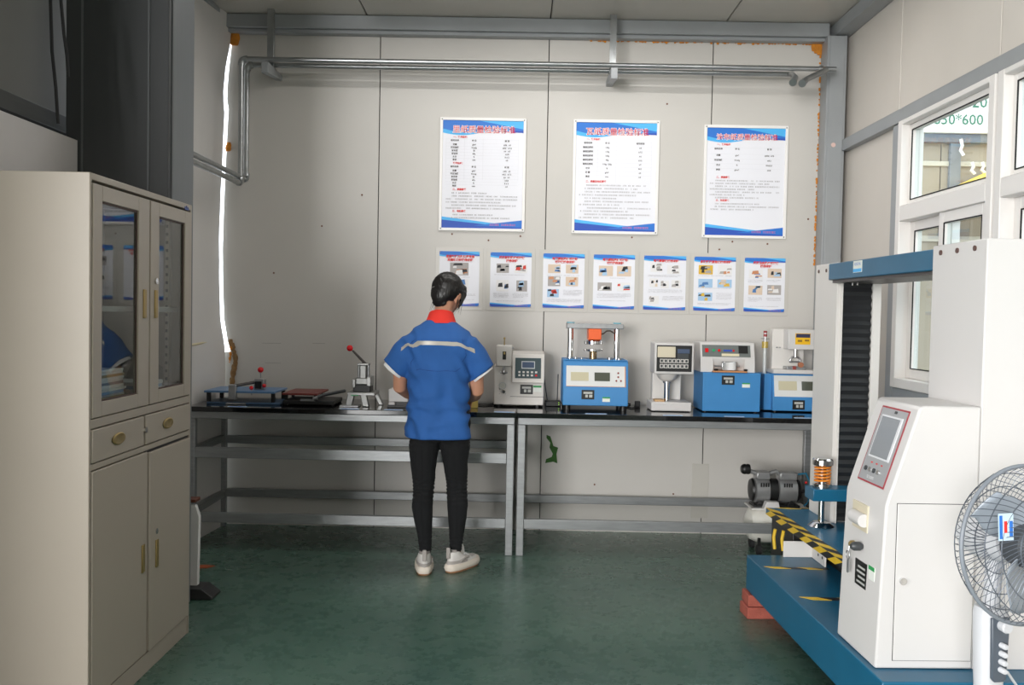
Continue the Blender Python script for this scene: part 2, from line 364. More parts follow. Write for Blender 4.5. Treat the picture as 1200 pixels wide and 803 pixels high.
# dark clad steel column on the left, with the recessed beam beside it
mb = MB()
mb.prism([(-1.957, 3.90), (-1.515, 3.90), (-1.515, 4.19), (-1.957, 4.19)], 0, ZC, 'z')
co = tag(finish('column_left', mb, DARKC, world=True, bev=.004), kind='structure')
mb = MB()
for X_ in (-1.885, -1.60): mb.box(X_ - .004, X_ + .004, 3.894, 3.90, 0, ZC)
mb.box(-1.515, -1.510, 3.93, 3.945, 0, ZC)
finish('seam_strip', mb, mat('cladding_seam', '5d6062', .5), co, world=True)
finish('side_sheet', MB().box(-1.515, -1.512, 3.95, 4.19, 0, ZC), mat('mid_grey_cladding', '6d7174', .5, var=.06, stretch=(6, 6, .4)), co, world=True)
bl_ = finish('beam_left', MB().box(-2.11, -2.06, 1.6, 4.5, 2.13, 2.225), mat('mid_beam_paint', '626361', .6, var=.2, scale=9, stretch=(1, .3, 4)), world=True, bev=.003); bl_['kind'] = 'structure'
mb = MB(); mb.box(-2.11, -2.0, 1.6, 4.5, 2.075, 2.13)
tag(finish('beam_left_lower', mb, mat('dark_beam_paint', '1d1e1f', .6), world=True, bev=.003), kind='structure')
# hanging cables
for k, (a, b, c) in enumerate((((59, -4), (61, 60), (68, 145)), ((71, -4), (75, 40), (80, 90)))):
    p = [px(*a, 3.45), px(*b, 3.45), px(*c, 3.45)]
    tag(finish('black_cable', MB().tube([p[0], p[0].lerp(p[1], .5), p[1], p[1].lerp(p[2], .5) + V((.003, 0, 0)), p[2]], .006, 6), BLKR, world=True),
        ['thin black cable hanging in front of the recessed grey wall, the long one', 'thin black cable hanging beside the dark column, the short one'][k], 'cable')

# windows in the right wall
def window(name, ya, yb):
    """ya far end, yb near end; pvc frame, transom, fixed pane above, two sliding sashes below"""
    w_ = structure(name); x0, x1 = 1.945, 2.06
    z0, z1, t0, t1 = 1.03, 2.405, 1.885, 1.965; f = .05
    mb = MB()
    mb.box(x0, x1, ya - f, ya, z0, z1); mb.box(x0, x1, yb, yb + f, z0, z1)
    mb.box(x0, x1, yb + f, ya - f, z0, z0 + f); mb.box(x0, x1, yb + f, ya - f, z1 - .025, z1); mb.box(x0, x1, yb + f, ya - f, t0, t1)
    finish('window_frame', mb, UPVC, w_, bev=.004)
    # step of the fixed light
    s = .028; X0, X1 = 1.985, 2.03
    def rim(name, a, b, c, d, X0, X1, s, glassx, mt=UPVC):
        mb = MB(); mb.box(X0, X1, a - s, a, c, d); mb.box(X0, X1, b, b + s, c, d); mb.box(X0, X1, b + s, a - s, c, c + s); mb.box(X0, X1, b + s, a - s, d - s, d)
        r_ = finish(name, mb, mt, w_, bev=.003)
        g_ = MB(); q = .005
        g_.box(X0 - .001, X0 + .004, a - s - q, a - s, c + s, d - s); g_.box(X0 - .001, X0 + .004, b + s, b + s + q, c + s, d - s)
        g_.box(X0 - .001, X0 + .004, b + s, a - s, c + s, c + s + q); g_.box(X0 - .001, X0 + .004, b + s, a - s, d - s - q, d - s)
        finish('gasket', g_, BLKR, r_)
        finish('pane', MB().box(glassx, glassx + .004, b + s, a - s, c + s, d - s), PANE, r_)
    rim('light_rim', ya - f, yb + f, t1, z1 - .025, X0, X1, s, 2.005)
    mid = (ya + yb) / 2
    rim('sliding_sash', ya - f, mid - .02, z0 + f, t0, 2.005, 2.045, .05, 2.022)
    rim('sliding_sash', mid + .02, yb + f, z0 + f, t0, 1.962, 2.0, .05, 1.98)
window('window_1', 4.75, 3.79)
window('window_2', 3.77, 2.81)
window('window_3', 2.79, 1.83)
window('window_4', 1.81, .85)
# neighbouring hall seen through the windows: partition with the size board, awning, brown wall
BROWN = mat('hall_brown_wall', '9a8571', .7, var=.15, scale=2)
sbox('wall_outside_far', BROWN, (2.1, 12, 10.0, 10.1, 0, 2.2))
sbox('wall_outside_upper', mat('hall_beige_wall', 'b5ab9c', .7, var=.1), (2.1, 12, 10.0, 10.1, 2.2, 4.0))
sbox('wall_outside_side', BROWN, (11.9, 12, -12, 14, 0, 7))
mb = MB(); mb.box(2.05, 12, -6.2, -1, 6.9, 7); mb.box(2.05, 12, 10.2, 14, 6.9, 7); mb.box(9, 12, -1, 10.2, 6.9, 7)
tag(finish('ceiling_outside', mb, hall, world=True), kind='structure')
# the board and the shed front in the neighbouring hall
YO = 9.5
shed = structure('wall_shed', 'shed front of beige panels under a blue grey fascia, seen through the window')
for k in range(7):
    a = 3.2 + k * 1.15
    finish('panel', MB().box(a, a + 1.14, YO, YO + .05, 0, 3.22), mat('shed_panel', 'a89c8a', .7, var=.1, scale=2), shed, bev=.004)
mb = MB(); mb.box(3.0, 11, YO - .06, YO, 3.217, 3.305)
finish('fascia', mb, mat('blue_grey_fascia', '85898f', .6, var=.2, scale=14), shed, bev=.006)
for X_ in (4.42, 5.9, 7.4):
    finish('post', MB().box(X_, X_ + .11, YO - .05, YO, 0, 3.217), mat('blue_grey_fascia', '85898f'), shed, bev=.004)
finish('rail', MB().box(3.0, 11, YO - .02, YO, 2.98, 3.03), mat('pale_rail', 'c9c2b4', .6), shed, bev=.004)
finish('rail', MB().box(3.0, 11, YO - .02, YO, 2.2, 2.26), mat('pale_rail', 'c9c2b4', .6), shed, bev=.004)
brd = thing('size_board', 'large white board with green size figures seen through the upper window panes', 'sign', (5.4, YO - .08, 3.31))
o = finish('board', MB().box(-2.2, 2.2, -.01, .03, 0, 1.5), mat('white_board', 'f2f1ef', .5), brd, bev=.004)
GT = mat('green_board_letters', '2c7a60', .6)
def bt(s, p, sz): text(s, sz, GT, brd, 'lettering', V((p[0] - 5.4, -.012, p[1] - 3.31)), bold=.001)
bt('1020', (4.60, 3.62), .16); bt('850*600', (4.47, 3.44), .15)
bt('大', (5.27, 3.625), .2); bt('小', (5.27, 3.425), .2)
finish('green_bar', MB().box(-.2, 1.2, -.013, -.01, .43, .49), GT, brd)
bt('尺寸', (5.38, 3.9), .16)
aw = finish('yellow_awning', MB().prism([(4.15, 2.62), (4.45, 2.76), (4.8, 2.93), (5.3, 2.96), (5.9, 2.90), (5.9, 2.60), (4.15, 2.58)], YO - .6, YO - .07), mat('yellow_canvas', 'efc34e', .7, var=.1), world=True, bev=.02)
tag(aw, 'yellow canvas awning against the shed front outside the window', 'awning')
for k, (a, b, c) in enumerate(((1126, 163, 182), (1139, 190, 204), (1151, 190, 203))):
    p = px(a, b, YO - .12); q = px(a + 1, c, YO - .12)
    mb = MB(); mb.tube([p, p.lerp(q, .4) + V((.012, 0, 0)), p.lerp(q, .7) + V((-.01, 0, 0)), q + V((.02, 0, 0))], .016, 6)
    tag(finish('white_rag', mb, WHT, world=True), ['white strip hanging from the blue grey fascia outside', 'curled white strip hanging above the yellow awning, nearer the post', 'curled white strip hanging above the yellow awning, farther from the post'][k], 'rag')

# ------------------------------------------------------------------ wall posters
def bars(mb, x0, x1, z, h, y, rr, gap=.25):
    x = x0
    while x < x1 - h * .5:
        l = h * rr.uniform(.75, 1.0)
        if rr.random() > gap * .55:
            e = min(x + l, x1); mb.box(x, e, y, y + .0003, z + h * .22, z + h * .42); mb.box(x, e, y, y + .0003, z - h * .5, z - h * .3)
            if rr.random() < .75: mb.box(x + l * .35, x + l * .62, y - .0001, y, z - h * .55, z + h * .55)
        x += l + h * .3
def swoosh(p, w, h, head, y=-.003):
    """blue bands at the top and bottom of the sheet; x 0..w, z 0..h"""
    def band(f0, f1, mt, name, yy, a=0, b=1):
        N_ = 16; mb = MB(); A = [(w * (a + (b - a) * i / N_), f0(a + (b - a) * i / N_)) for i in range(N_ + 1)]; B = [(w * (a + (b - a) * i / N_), f1(a + (b - a) * i / N_)) for i in range(N_ + 1)]
        for i in range(N_): mb.quad((A[i][0], yy, A[i][1]), (A[i + 1][0], yy, A[i + 1][1]), (B[i + 1][0], yy, B[i + 1][1]), (B[i][0], yy, B[i][1]))
        finish(name, mb, mt, p, smooth=0)
    wave = lambda t: h - head * (.82 + .2 * sin(t * 6.0 + .2) * (1 - .2 * t))
    band(lambda t: h, wave, PBLUE, 'blue_header', y)
    band(lambda t: wave(t) + head * .28 * (1 - t), wave, PCYAN, 'light_blue_sweep', y - .0003, 0, .9)
    band(lambda t: h, lambda t: h - head * .55 * (t - .45) / .55, PCYAN, 'light_blue_sweep', y - .0006, .45, 1)
    band(lambda t: h - head * (.75 - .1 * t), lambda t: h - head * (.75 + .15 * (t - .7)), PDEEP, 'deep_blue_sweep', y - .0007, .6, 1)
    fh = head * .62
    band(lambda t: fh * (1.0 - .85 * t), lambda t: 0, PDEEP, 'deep_blue_footer', y)
    band(lambda t: fh * (1.25 - 1.0 * t), lambda t: fh * (.9 - .8 * t), PCYAN, 'light_blue_sweep', y - .0003, 0, .85)
    band(lambda t: fh * (.3 + 1.1 * (t - .4)), lambda t: fh * (.3 - .25 * (t - .4)), PBLUE, 'blue_footer', y - .0006, .4, 1)
    mb = MB(); bars(mb, w * .6, w * .92, fh * .42, fh * .18, y - .001, random.Random(5))
    finish('pink_caption', mb, mat('pink_print', 'ef6a78', .6), p, smooth=0)
def big_poster(x0, x1, z0, z1, title, label, rows, seed, sp=1.0):
    w, h = x1 - x0, z1 - z0; rr = random.Random(seed)
    p = thing('wall_poster', label, 'poster', (x0, YB - .001, z0), 0, 'large inspection standard posters')
    f = .018
    mb = MB(); mb.box(0, f, -.012, 0, 0, h); mb.box(w - f, w, -.012, 0, 0, h); mb.box(f, w - f, -.012, 0, 0, f); mb.box(f, w - f, -.012, 0, h - f, h)
    finish('frame', mb, mat('white_aluminium_frame', 'efece9', .3), p, bev=.002)
    s = bpy.data.objects.new('sheet_origin', None)
    s = finish('sheet', MB().box(f, w - f, -.004, 0, f, h - f), PAPER, p)
    # print lies on the sheet: children of the sheet
    s.location = (0, 0, 0); W, H = w - 2 * f, h - 2 * f
    q = MB()
    class Off: pass
    def sub(o_): o_.location = (f, -.0015, f)
    n0 = set(bpy.data.objects)
    swoosh(s, W, H, H * .135)
    n = len(title); sz = W * .75 / n
    text(title, sz * 1.05, WHT, s, 'title_outline', (W * .5 + .006, -.0055, H * .912), bold=sz * .045)
    text(title, sz * 1.05, REDT, s, 'title_lettering', (W * .5 + .006, -.0062, H * .912), bold=0)
    y = -.0045; ink = MB(); red = MB(); lines = MB()
    z = H * .845
    for r in rows:
        k = r[0]
        if k == 'h':
            text(r[1], H * .021, REDT, s, 'heading_lettering', (W * .13, y, z), bold=.0005, align='LEFT'); z -= H * .03 * sp
        elif k == 't':      # table: list of column texts
            for c, cx in zip(r[1], (.15, .39, .80)):
                if c: text(c, H * .019, INK, s, 'table_lettering', (W * cx, y, z), bold=.0003)
            lines.box(W * .04, W * .94, y + .0006, y + .0009, z + H * .0125, z + H * .0135); z -= H * r[2] * sp
        elif k == 'b':
            for j in range(r[1]):
                last = j == r[1] - 1
                bars(ink, W * (.12 if j == 0 or r[1] > 9 else .05), W * (rr.uniform(.5, .9) if last else .94), z, H * .0105, y, rr); z -= H * .0265 * sp
        elif k == 's': z -= H * r[1]
    for cx in (.04, .27, .50, .94):
        if rows[1][0] == 't': lines.box(W * cx, W * cx + .001, y + .0006, y + .0009, H * r[-1] if False else H * .45, H * .83)
    finish('small_print', ink, mat('soft_grey_print', '8d898a', .7), s, smooth=0)
    finish('table_lines', lines, LINE, s, smooth=0)
    for o in set(bpy.data.objects) - n0: sub(o)
    for a in (f * .7, w - f * .7):
        for b in (f * .7, h - f * .7): finish('corner_cap', MB().ball((a, -.011, b), .0045, 8, sc=(1, .6, 1)), BLK, p)
    return p
T3 = lambda a, b, c, d=.0265: ('t', (a, b, c), d)
big_poster(-.515, .025, 1.886, 2.593, '里纸质量检验标准', 'large framed poster, first of the three from the left, with two tables of figures', [
    ('h', '一、技术指标：'), T3('检验名称', '单 位', '标 准', .035), T3('定量', 'g/m²', '±5%   ±5'), T3('环压指数', 'N·m/g', '≥8.2   ≥7.2'), T3('耐折度', '次', '≥6   ≥5'), T3('耐破度', 'kPa', '≥2.8'), T3('水分', '%', '8 ± 2'), T3('厚度', 'mm', '≥5', .03),
    ('h', '技术指标：'), T3('检验名称', '单 位', '标 准', .035), T3('定量', 'g/m²', '±5%   ±5'), T3('环压指数', 'N·m/g', '≥8.2   ≥7.2'), T3('耐折度', '次', '≥6   ≥5'), T3('耐破度', 'kPa', '≥2.8'), T3('水分', '%', '8 ± 2'), T3('厚度', 'mm', '≥5', .03),
    ('h', '二、质量要求'), ('b', 1), ('b', 3), ('b', 2), ('h', '三、包装要求'), ('b', 1), ('b', 1)], 1, 1.07)
big_poster(.319, .858, 1.883, 2.594, '瓦纸质量检验标准', 'large framed poster, the middle one of three, with one table of eight rows', [
    ('h', '一、技术指标'), T3('检验名称', '单 位', '检验标准', .036), T3('高强瓦楞纸', '130g', '≥8', .034), T3('高强瓦楞纸', '110g', '≥7.5', .034), T3('高强瓦楞纸', '100g', '≥6', .034), T3('高强瓦楞纸', '90g', '≥5.5', .034), T3('高强瓦楞纸', '110g  120g', '≥7', .034), T3('水分', '%', '8±2', .034), T3('定 量', 'g/m²', '±5', .034), T3('厚度', 'mm', '≥5', .04),
    ('h', '二、质量及包装要求'), ('b', 1), ('b', 1), ('b', 2), ('b', 1), ('b', 2), ('b', 2), ('b', 2)], 2, 1.13)
big_poster(1.136, 1.66, 1.871, 2.575, '涂布纸质量检验标准', 'large framed poster nearest the corner column, with one table of four rows', [
    ('h', '一、技术指标'), ('s', .01), T3('检验名称', '单 位', '标 准', .06), T3('定量', 'g/m²', '(±5%)  ±3%', .045), T3('环压指数', 'N·m/g', '≥8.2', .045), T3('水分', '%', '8.0±2.0', .045), T3('紧度', 'g/cm³', '≥0.8', .05), ('s', .02),
    ('h', '二、质量要求'), ('b', 2), ('b', 2), ('b', 2), ('b', 1), ('h', '三、包装要求'), ('b', 1), ('b', 2)], 3)
PCOL = [mat('photo_grey', 'a9a3a0', .6), mat('photo_beige', 'd8c3ae', .6), mat('photo_blue', '4f7db4', .6), mat('photo_black', '2d2c30', .6), mat('photo_skin', 'c98a62', .6), mat('photo_red', 'cf3a2c', .6), mat('photo_yellow', 'dcb23c', .6), mat('photo_white', 'e6e4e4', .6), mat('photo_pale_blue', 'a3c3e0', .6)]
def small_poster(x0, x1, z0, z1, lines, pics, texts, label, seed):
    w, h = x1 - x0, z1 - z0; rr = random.Random(seed); rr.random()
    p = thing('instruction_poster', label, 'poster', (x0, YB - .001, z0), 0, 'row of small instruction posters in plastic sleeves')
    e = .024
    mb = MB(); mb.box(-e, w + e, -.002, 0, -e, h + e); finish('sleeve', mb, SLEEVE, p, bev=.0008)
    s = finish('sheet', MB().box(0, w, -.004, -.002, 0, h), PAPER, p)
    n0 = set(bpy.data.objects)
    swoosh(s, w, h, h * .1)
    for k, t in enumerate(lines):
        text(t, h * .052, REDT, s, 'title_lettering', (w * .52, -.0062, h * (.905 - .062 * k)), bold=.0008, sx=min(1, .82 * w / (len(t) * h * .052)))
    for i, (cx, cz, pw, ph, cs) in enumerate(pics):
        mb = MB(); X0, Z0, a, b = w * (cx - pw / 2), h * (cz - ph / 2), w * pw, h * ph
        mb.box(X0, X0 + a, -.0032, -.003, Z0, Z0 + b); mats = [PCOL[cs[0]]]
        for j, c_ in enumerate(cs[1:]):
            mb.cur = j + 1; mats.append(PCOL[c_])
            for _ in range(2):
                bw, bh = rr.uniform(.2, .55) * a, rr.uniform(.15, .45) * b; bx, bz = rr.uniform(0, a - bw), rr.uniform(0, b - bh)
                k = rr.uniform(-.2, .2) * bw
                mb.prism([(X0 + bx, Z0 + bz), (X0 + bx + bw, Z0 + bz + abs(k) * .3), (X0 + bx + bw * .9, Z0 + bz + bh), (X0 + bx + bw * .15, Z0 + bz + bh * .85)], -.0034 - j * .0002, -.0033 - j * .0002)
        finish('printed_photo', mb, mats, s, smooth=0)
    ink = MB()
    for (a, b, c, nl) in texts:
        for j in range(nl): bars(ink, w * a, w * (b - (.15 * rr.random() if j == nl - 1 else 0)), h * (c - .022 * j), h * .008, -.0036, rr)
    finish('small_print', ink, mat('soft_grey_print', '8d898a'), s, smooth=0)
    for o in set(bpy.data.objects) - n0: o.location.y -= .0025
    for a in (.004, w - .004):
        for b in (.004, h - .004): finish('pin', MB().ball((a, -.005, b), .003, 6), mat('amber_tack', 'c79a4a', .5), p)
SP = [
 (-.506, -.254, ['定量取样刀及环压专用', '定量裁刀的操作流程'], [(.5, .68, .46, .23, (0, 4, 3, 7)), (.5, .37, .46, .24, (7, 3, 4, 2))], [(.08, .92, .53, 1), (.08, .92, .22, 2), (.1, .9, .12, 1)], 'small sleeved poster with two photos, half hidden behind the head'),
 (-.185, .074, ['纸张耐破强度试验仪', '操作流程'], [(.3, .71, .3, .17, (0, 7, 3)), (.74, .71, .3, .17, (7, 3, 0, 5)), (.3, .39, .3, .21, (7, 2, 3)), (.77, .39, .26, .2, (0, 3, 8))], [(.1, .92, .59, 1), (.08, .45, .25, 4), (.55, .93, .25, 4), (.15, .88, .11, 1)], 'small sleeved poster with four photos, second from the left beside the head'),
 (.147, .407, ['电脑测控压缩试验机', '试验仪操作流程'], [(.27, .72, .3, .16, (1, 2, 8)), (.7, .72, .3, .16, (1, 3, 8)), (.27, .49, .3, .18, (0, 2, 4, 7)), (.7, .49, .3, .17, (1, 8, 4)), (.25, .27, .28, .15, (8, 5, 3))], [(.1, .9, .6, 1), (.5, .95, .33, 5), (.1, .95, .16, 3)], 'small sleeved poster with five photos, hung over the panel joint above the grey tester'),
 (.463, .723, ['电脑测控压缩试验机', '试验操作流程'], [(.3, .7, .34, .19, (1, 2, 8)), (.74, .7, .34, .19, (1, 3, 8)), (.28, .41, .34, .15, (0, 7, 3)), (.74, .41, .32, .16, (7, 5, 8))], [(.4, .8, .57, 1), (.1, .92, .28, 4), (.15, .85, .15, 1)], 'small sleeved poster with four photos, hung above the orange block of the blue press'),
 (.779, 1.044, ['电脑测厚仪操作流程'], [(.3, .78, .28, .16, (7, 3, 0)), (.7, .75, .3, .16, (7, 3, 0)), (.24, .5, .2, .16, (7, 1, 3)), (.5, .47, .2, .14, (7, 3, 0)), (.77, .48, .22, .15, (7, 3, 0)), (.25, .18, .24, .15, (7, 3, 0))], [(.1, .92, .64, 2), (.1, .92, .37, 3), (.45, .95, .25, 4)], 'small sleeved poster with six photos, hung above the white display head'),
 (1.094, 1.355, ['耐破强度测定仪操作流程'], [(.28, .76, .34, .17, (6, 3, 0)), (.74, .76, .34, .18, (7, 0, 4)), (.28, .51, .34, .16, (8, 6, 2)), (.74, .51, .34, .15, (8, 6, 1)), (.28, .26, .34, .15, (8, 3, 6))], [(.1, .92, .65, 1), (.1, .92, .42, 1), (.55, .92, .33, 6), (.1, .9, .14, 2)], 'small sleeved poster with five photos and yellow in them, second from the corner column'),
 (1.41, 1.665, ['纸张粘合强度试验仪', '操作流程'], [(.28, .70, .34, .16, (7, 2, 4)), (.74, .72, .34, .17, (1, 3, 8)), (.28, .40, .34, .17, (1, 2, 8)), (.74, .41, .34, .18, (0, 1, 7))], [(.1, .45, .59, 3), (.55, .92, .59, 2), (.1, .45, .26, 4), (.55, .92, .26, 3), (.15, .85, .1, 1)], 'small sleeved poster with four photos, the one nearest the corner column'),
]
for i, (a, b, ls, pc, tx, lb) in enumerate(SP): small_poster(a, b, 1.414, 1.757 - .001 * i, ls, pc, tx, lb, 20 + i)

# ------------------------------------------------------------------ pipes along the back wall
pp = thing('pipe_run', 'pair of galvanised pipes running high along the back wall and down beside the gap', 'pipes', (0, 5.5, 2.8))
def pw(name, pts, r, m=GALV, n=12): return finish(name, MB().tube(pts, r, n), m, pp, world=True)
ya, yb_ = 5.47, 5.60
def bend(a, c, b, r=.03, n=5):
    a, b, c = V(a), V(b), V(c); p = c + (a - c).normalized() * r; q = c + (b - c).normalized() * r
    return [p.lerp(c, t).lerp(c.lerp(q, t), t) for t in [i / n for i in range(n + 1)]]
xl, xl2 = -1.69, -1.685
A = [(1.86, ya, 2.865)] + bend((1.86, ya, 2.865), (xl, ya, 2.865), (xl, ya, 2.0)) + bend((xl, ya, 2.8), (xl, ya, 2.125), (-1.69, 4.4, 2.10)) + [(-1.70, 4.5, 2.125)]
pw('pipe', A, .0155)
B = [(1.62, yb_, 2.865)] + bend((1.62, yb_, 2.865), (xl2 - .01, yb_, 2.865), (xl2 - .01, yb_, 2.0)) + bend((xl2 - .01, yb_, 2.8), (xl2 - .01, yb_, 2.165), (-1.70, 4.4, 2.165)) + [(-1.70, 4.5, 2.165)]
pw('pipe', B, .0155)
for c in ((xl, ya, 2.865), (xl, ya, 2.125), (xl2 - .01, yb_, 2.865), (xl2 - .01, yb_, 2.165)):
    pw('elbow', bend((c[0] + (.05 if c[2] > 2.5 else 0), c[1] - (0 if c[2] > 2.5 else .05), c[2]), c, (c[0], c[1], c[2] + (-.05 if c[2] > 2.5 else .05)), .035), .022)
pw('pipe', [(1.76, ya, 2.865), (1.78, ya, 2.865)], .021)
pw('outlet', [(1.79, ya, 2.865), (1.79, 5.43, 2.85), px(945, 93, 5.32), px(940, 98, 5.25)], [.016, .017, .017, .022])
pw('outlet', [(1.63, yb_, 2.865), (1.62, 5.54, 2.85), px(932, 91, 5.42), px(929, 97, 5.36)], [.016, .017, .017, .022])
for x in (-1.53, .535):
    mb = MB(); mb.box(x - .02, x + .02, 5.515, 5.52, 2.80, ZC - .01); mb.box(x + .014, x + .02, 5.52, 5.545, 2.86, ZC - .01); finish('hanger_strap', mb, GALV, pp, world=True, bev=.001)
    mb = MB(); mb.prism([(5.40, 2.835), (5.72, 2.835), (5.72, 2.80), (5.66, 2.80), (5.42, 2.77), (5.40, 2.77)], x - .02, x + .02, 'x'); finish('bracket', mb, STEELG, pp, world=True, bev=.003)

# ------------------------------------------------------------------ work tables
TT = .815
def table(x0, x1, label, midrails):
    t = thing('work_table', label, 'table', ((x0 + x1) / 2, 5.4, 0), 0, 'steel tube tables with black tops')
    finish('table_top', MB().box(x0, x1, 5.09, 5.70, TT - .028, TT), BLACKTOP, t, world=True, bev=.003)
    L_ = .042; f0, f1, b0, b1 = 5.10, 5.10 + L_, 5.64, 5.64 + L_
    for x in (x0 + .008, x1 - L_ - .008):
        for (c, d) in ((f0, f1), (b0, b1)): finish('leg', MB().box(x, x + L_, c, d, 0, TT - .068), TUBEM, t, world=True, bev=.003)
        for z in ([.54] if midrails else []) + [.19]:
            finish('side_rail', MB().box(x + .002, x + L_ - .002, f1, b0, z, z + .04), TUBEM, t, world=True, bev=.002)
        finish('side_rail', MB().box(x, x + L_, f1, b0, TT - .068, TT - .028), TUBEM, t, world=True, bev=.002)
    for (c, d) in ((f0, f1), (b0, b1)):
        finish('top_rail', MB().box(x0 + .008, x1 - .008, c, d, TT - .068, TT - .028), TUBEM, t, world=True, bev=.003)
    xa, xb = x0 + .008 + L_, x1 - L_ - .008
    for z, h, fr in ([(.523, .06, 1), (.527, .05, 0)] if midrails else []) + [(.155, .055, 1), (.19, .05, 0)]:
        c, d = (f0 + .004, f0 + .034) if fr else (b0 + .004, b0 + .034)
        finish('rail', MB().box(xa, xb, c, d, z, z + h), TUBEM, t, world=True, bev=.003)
table(-1.87, -.004, 'long black topped steel tube table with two levels of rails, behind the cabinet', True)
table(0.0, 1.845, 'long black topped steel tube table with one level of rails, beside the blue machine', False)

# ------------------------------------------------------------------ instruments on the tables
class FR:
    """front view of an instrument: u, v as read in an enlarged view of the photograph -> x, z on its front plane"""
    def __init__(s, px0, py0, d, ox, oy, sc): s.a = (px0, py0, d, ox, oy, sc)
    def x(s, u): a = s.a; return ((a[3] + u / a[5]) - a[0]) * a[2] / FPX
    def z(s, v): a = s.a; return max(0, (a[1] - (a[4] + v / a[5])) * a[2] / FPX)
    def box(s, mb, u0, u1, v0, v1, y0, y1): return mb.box(s.x(u0), s.x(u1), y0, y1, s.z(v1), s.z(v0))
def inst(name, label, cat, fr):
    p = px(fr.a[0], fr.a[1], fr.a[2]); return thing(name, label, cat, (p.x, fr.a[2], TT + .0005))
def feet(t, xs, ys, h, m=BLK, r=.014):
    for x in xs:
        for y in ys: finish('foot', MB().cyl((x, y, 0), (x, y, h), r, n=12), m, t)
def asset(t, f, u0, u1, v0, v1, y):
    o = finish('asset_label', (lambda mb: f.box(mb, u0, u1, v0, v1, y - .001, y))(MB()), BLK, t)
    w, h = u1 - u0, v1 - v0
    mb = MB(); f.box(mb, u0 + w * .15, u0 + w * .85, v0 + h * .2, v0 + h * .42, y - .0016, y - .001); f.box(mb, u0 + w * .3, u0 + w * .5, v0 + h * .5, v0 + h * .8, y - .0016, y - .001); f.box(mb, u0 + w * .6, u0 + w * .85, v0 + h * .5, v0 + h * .8, y - .0016, y - .001)
    finish('silver_print', mb, mat('silver_print', 'b9b9b4', .4), o)
def gtag(t, f, u0, u1, v0, v1, y):
    o = finish('check_sticker', (lambda mb: f.box(mb, u0, u1, v0, v1, y - .001, y))(MB()), mat('white_sticker', 'e6e9e2', .5), t)
    finish('green_strip', (lambda mb: f.box(mb, u0, u1, v0, v0 + (v1 - v0) * .3, y - .0016, y - .001))(MB()), GRN, o)

# grey white stiffness / smoothness tester with dark teal panel
f = FR(608, 475.5, 5.42, 560, 360, 5.735)
t = inst('paper_tester', 'pale grey paper tester with a dark keypad panel and a cylinder housing on top', 'instrument', f)
W1_ = mat('pale_grey_enamel', 'd9d4ce', .4)
mb = MB(); f.box(mb, 105, 225, 385, 650, 0, .2); f.box(mb, 215, 440, 495, 650, 0, .2); finish('body', mb, W1_, t, bev=.004)
mb = MB(); f.box(mb, 116, 222, 250, 392, -.012, .14); finish('upper_housing', mb, W1_, t, bev=.006)
mb = MB(); f.box(mb, 160, 184, 290, 345, -.0135, -.012); o = finish('sight_slot', mb, BLK, t)
finish('brass_slide', (lambda m_: f.box(m_, 166, 178, 293, 310, -.016, -.0135))(MB()), BRASS, o)
mb = MB(); X_ = f.x(170); mb.cyl((X_, .03, f.z(250)), (X_, .03, f.z(205)), .0035); mb.ball((X_, .03, f.z(203)), .007, 10); finish('top_spindle', mb, BRASS, t)
mb = MB(); mb.cyl((f.x(222), .0, f.z(265)), (f.x(235), .0, f.z(265)), .005); finish('side_knob', mb, ALU, t)
mb = MB(); mb.cyl((X_, -.012, f.z(392)), (X_, -.012, f.z(425)), .006); mb.cyl((f.x(145), -.014, f.z(432)), (f.x(195), -.014, f.z(432)), .005); mb.ball((X_, -.014, f.z(432)), .012, 12); finish('clamp', mb, ALU, t)
mb = MB(); mb.cyl((f.x(163), -.006, f.z(522)), (f.x(163), 0, f.z(522)), .022, n=28); o = finish('gauge', mb, ALU, t)
finish('gauge_face', MB().cyl((f.x(163), -.0075, f.z(522)), (f.x(163), -.006, f.z(522)), .018, n=28), mat('gauge_face', 'b8b7ae', .3), o)
mb = MB(); mb.cyl((f.x(172), -.014, f.z(562)), (f.x(172), 0, f.z(562)), .009); finish('valve_knob', mb, BLK, t)
mb = MB()
for u, v in ((143, 577), (185, 577), (143, 545)): mb.ball((f.x(u), 0, f.z(v)), .003, 8)
finish('screw', mb, ALU, t)
# tilted panel head
mb = MB(); x0, x1, z0, z1 = f.x(226), f.x(442), f.z(498), f.z(305)
mb.prism([(-.03, z0), (.17, z0), (.17, z1 + .012), (.0, z1)], x0, x1, 'x'); hd = finish('panel_head', mb, W1_, t, bev=.004)
TL = M.Translation((0, -.03, z0)) @ M.Rotation(-atan2(.03, z1 - z0), 4, 'X')
hh = sqrt((z1 - z0) ** 2 + .03 ** 2)
def tb(x0_, x1_, a, b, y0, y1): m_ = MB(TL); m_.box(x0_, x1_, y0, y1, a * hh, b * hh); return m_
o = finish('keypad_panel', tb(f.x(246), f.x(419), .16, .86, -.003, 0), TEALP, hd)
finish('display', tb(f.x(288), f.x(378), .49, .745, -.005, -.003), mat('silver_bezel', 'c8cccd', .35), hd)
finish('display_glass', tb(f.x(293), f.x(373), .52, .72, -.0055, -.005), LCDB, hd)
for r_ in range(2):
    for c_ in range(5):
        u = 275 + c_ * 28
        finish('button', tb(f.x(u - 7), f.x(u + 7), .37 - .11 * r_ - .03, .37 - .11 * r_ + .03, -.006, -.003), RED if (r_, c_) == (1, 4) else WHITEP2, hd)
asset(t, f, 282, 368, 512, 576, 0); gtag(t, f, 370, 425, 517, 560, 0)
finish('trim_line', (lambda m_: f.box(m_, 215, 440, 592, 595, -.0006, 0))(MB()), INK, t)
feet(t, (f.x(140), f.x(400)), (.03, .17), f.z(650), r=.02)

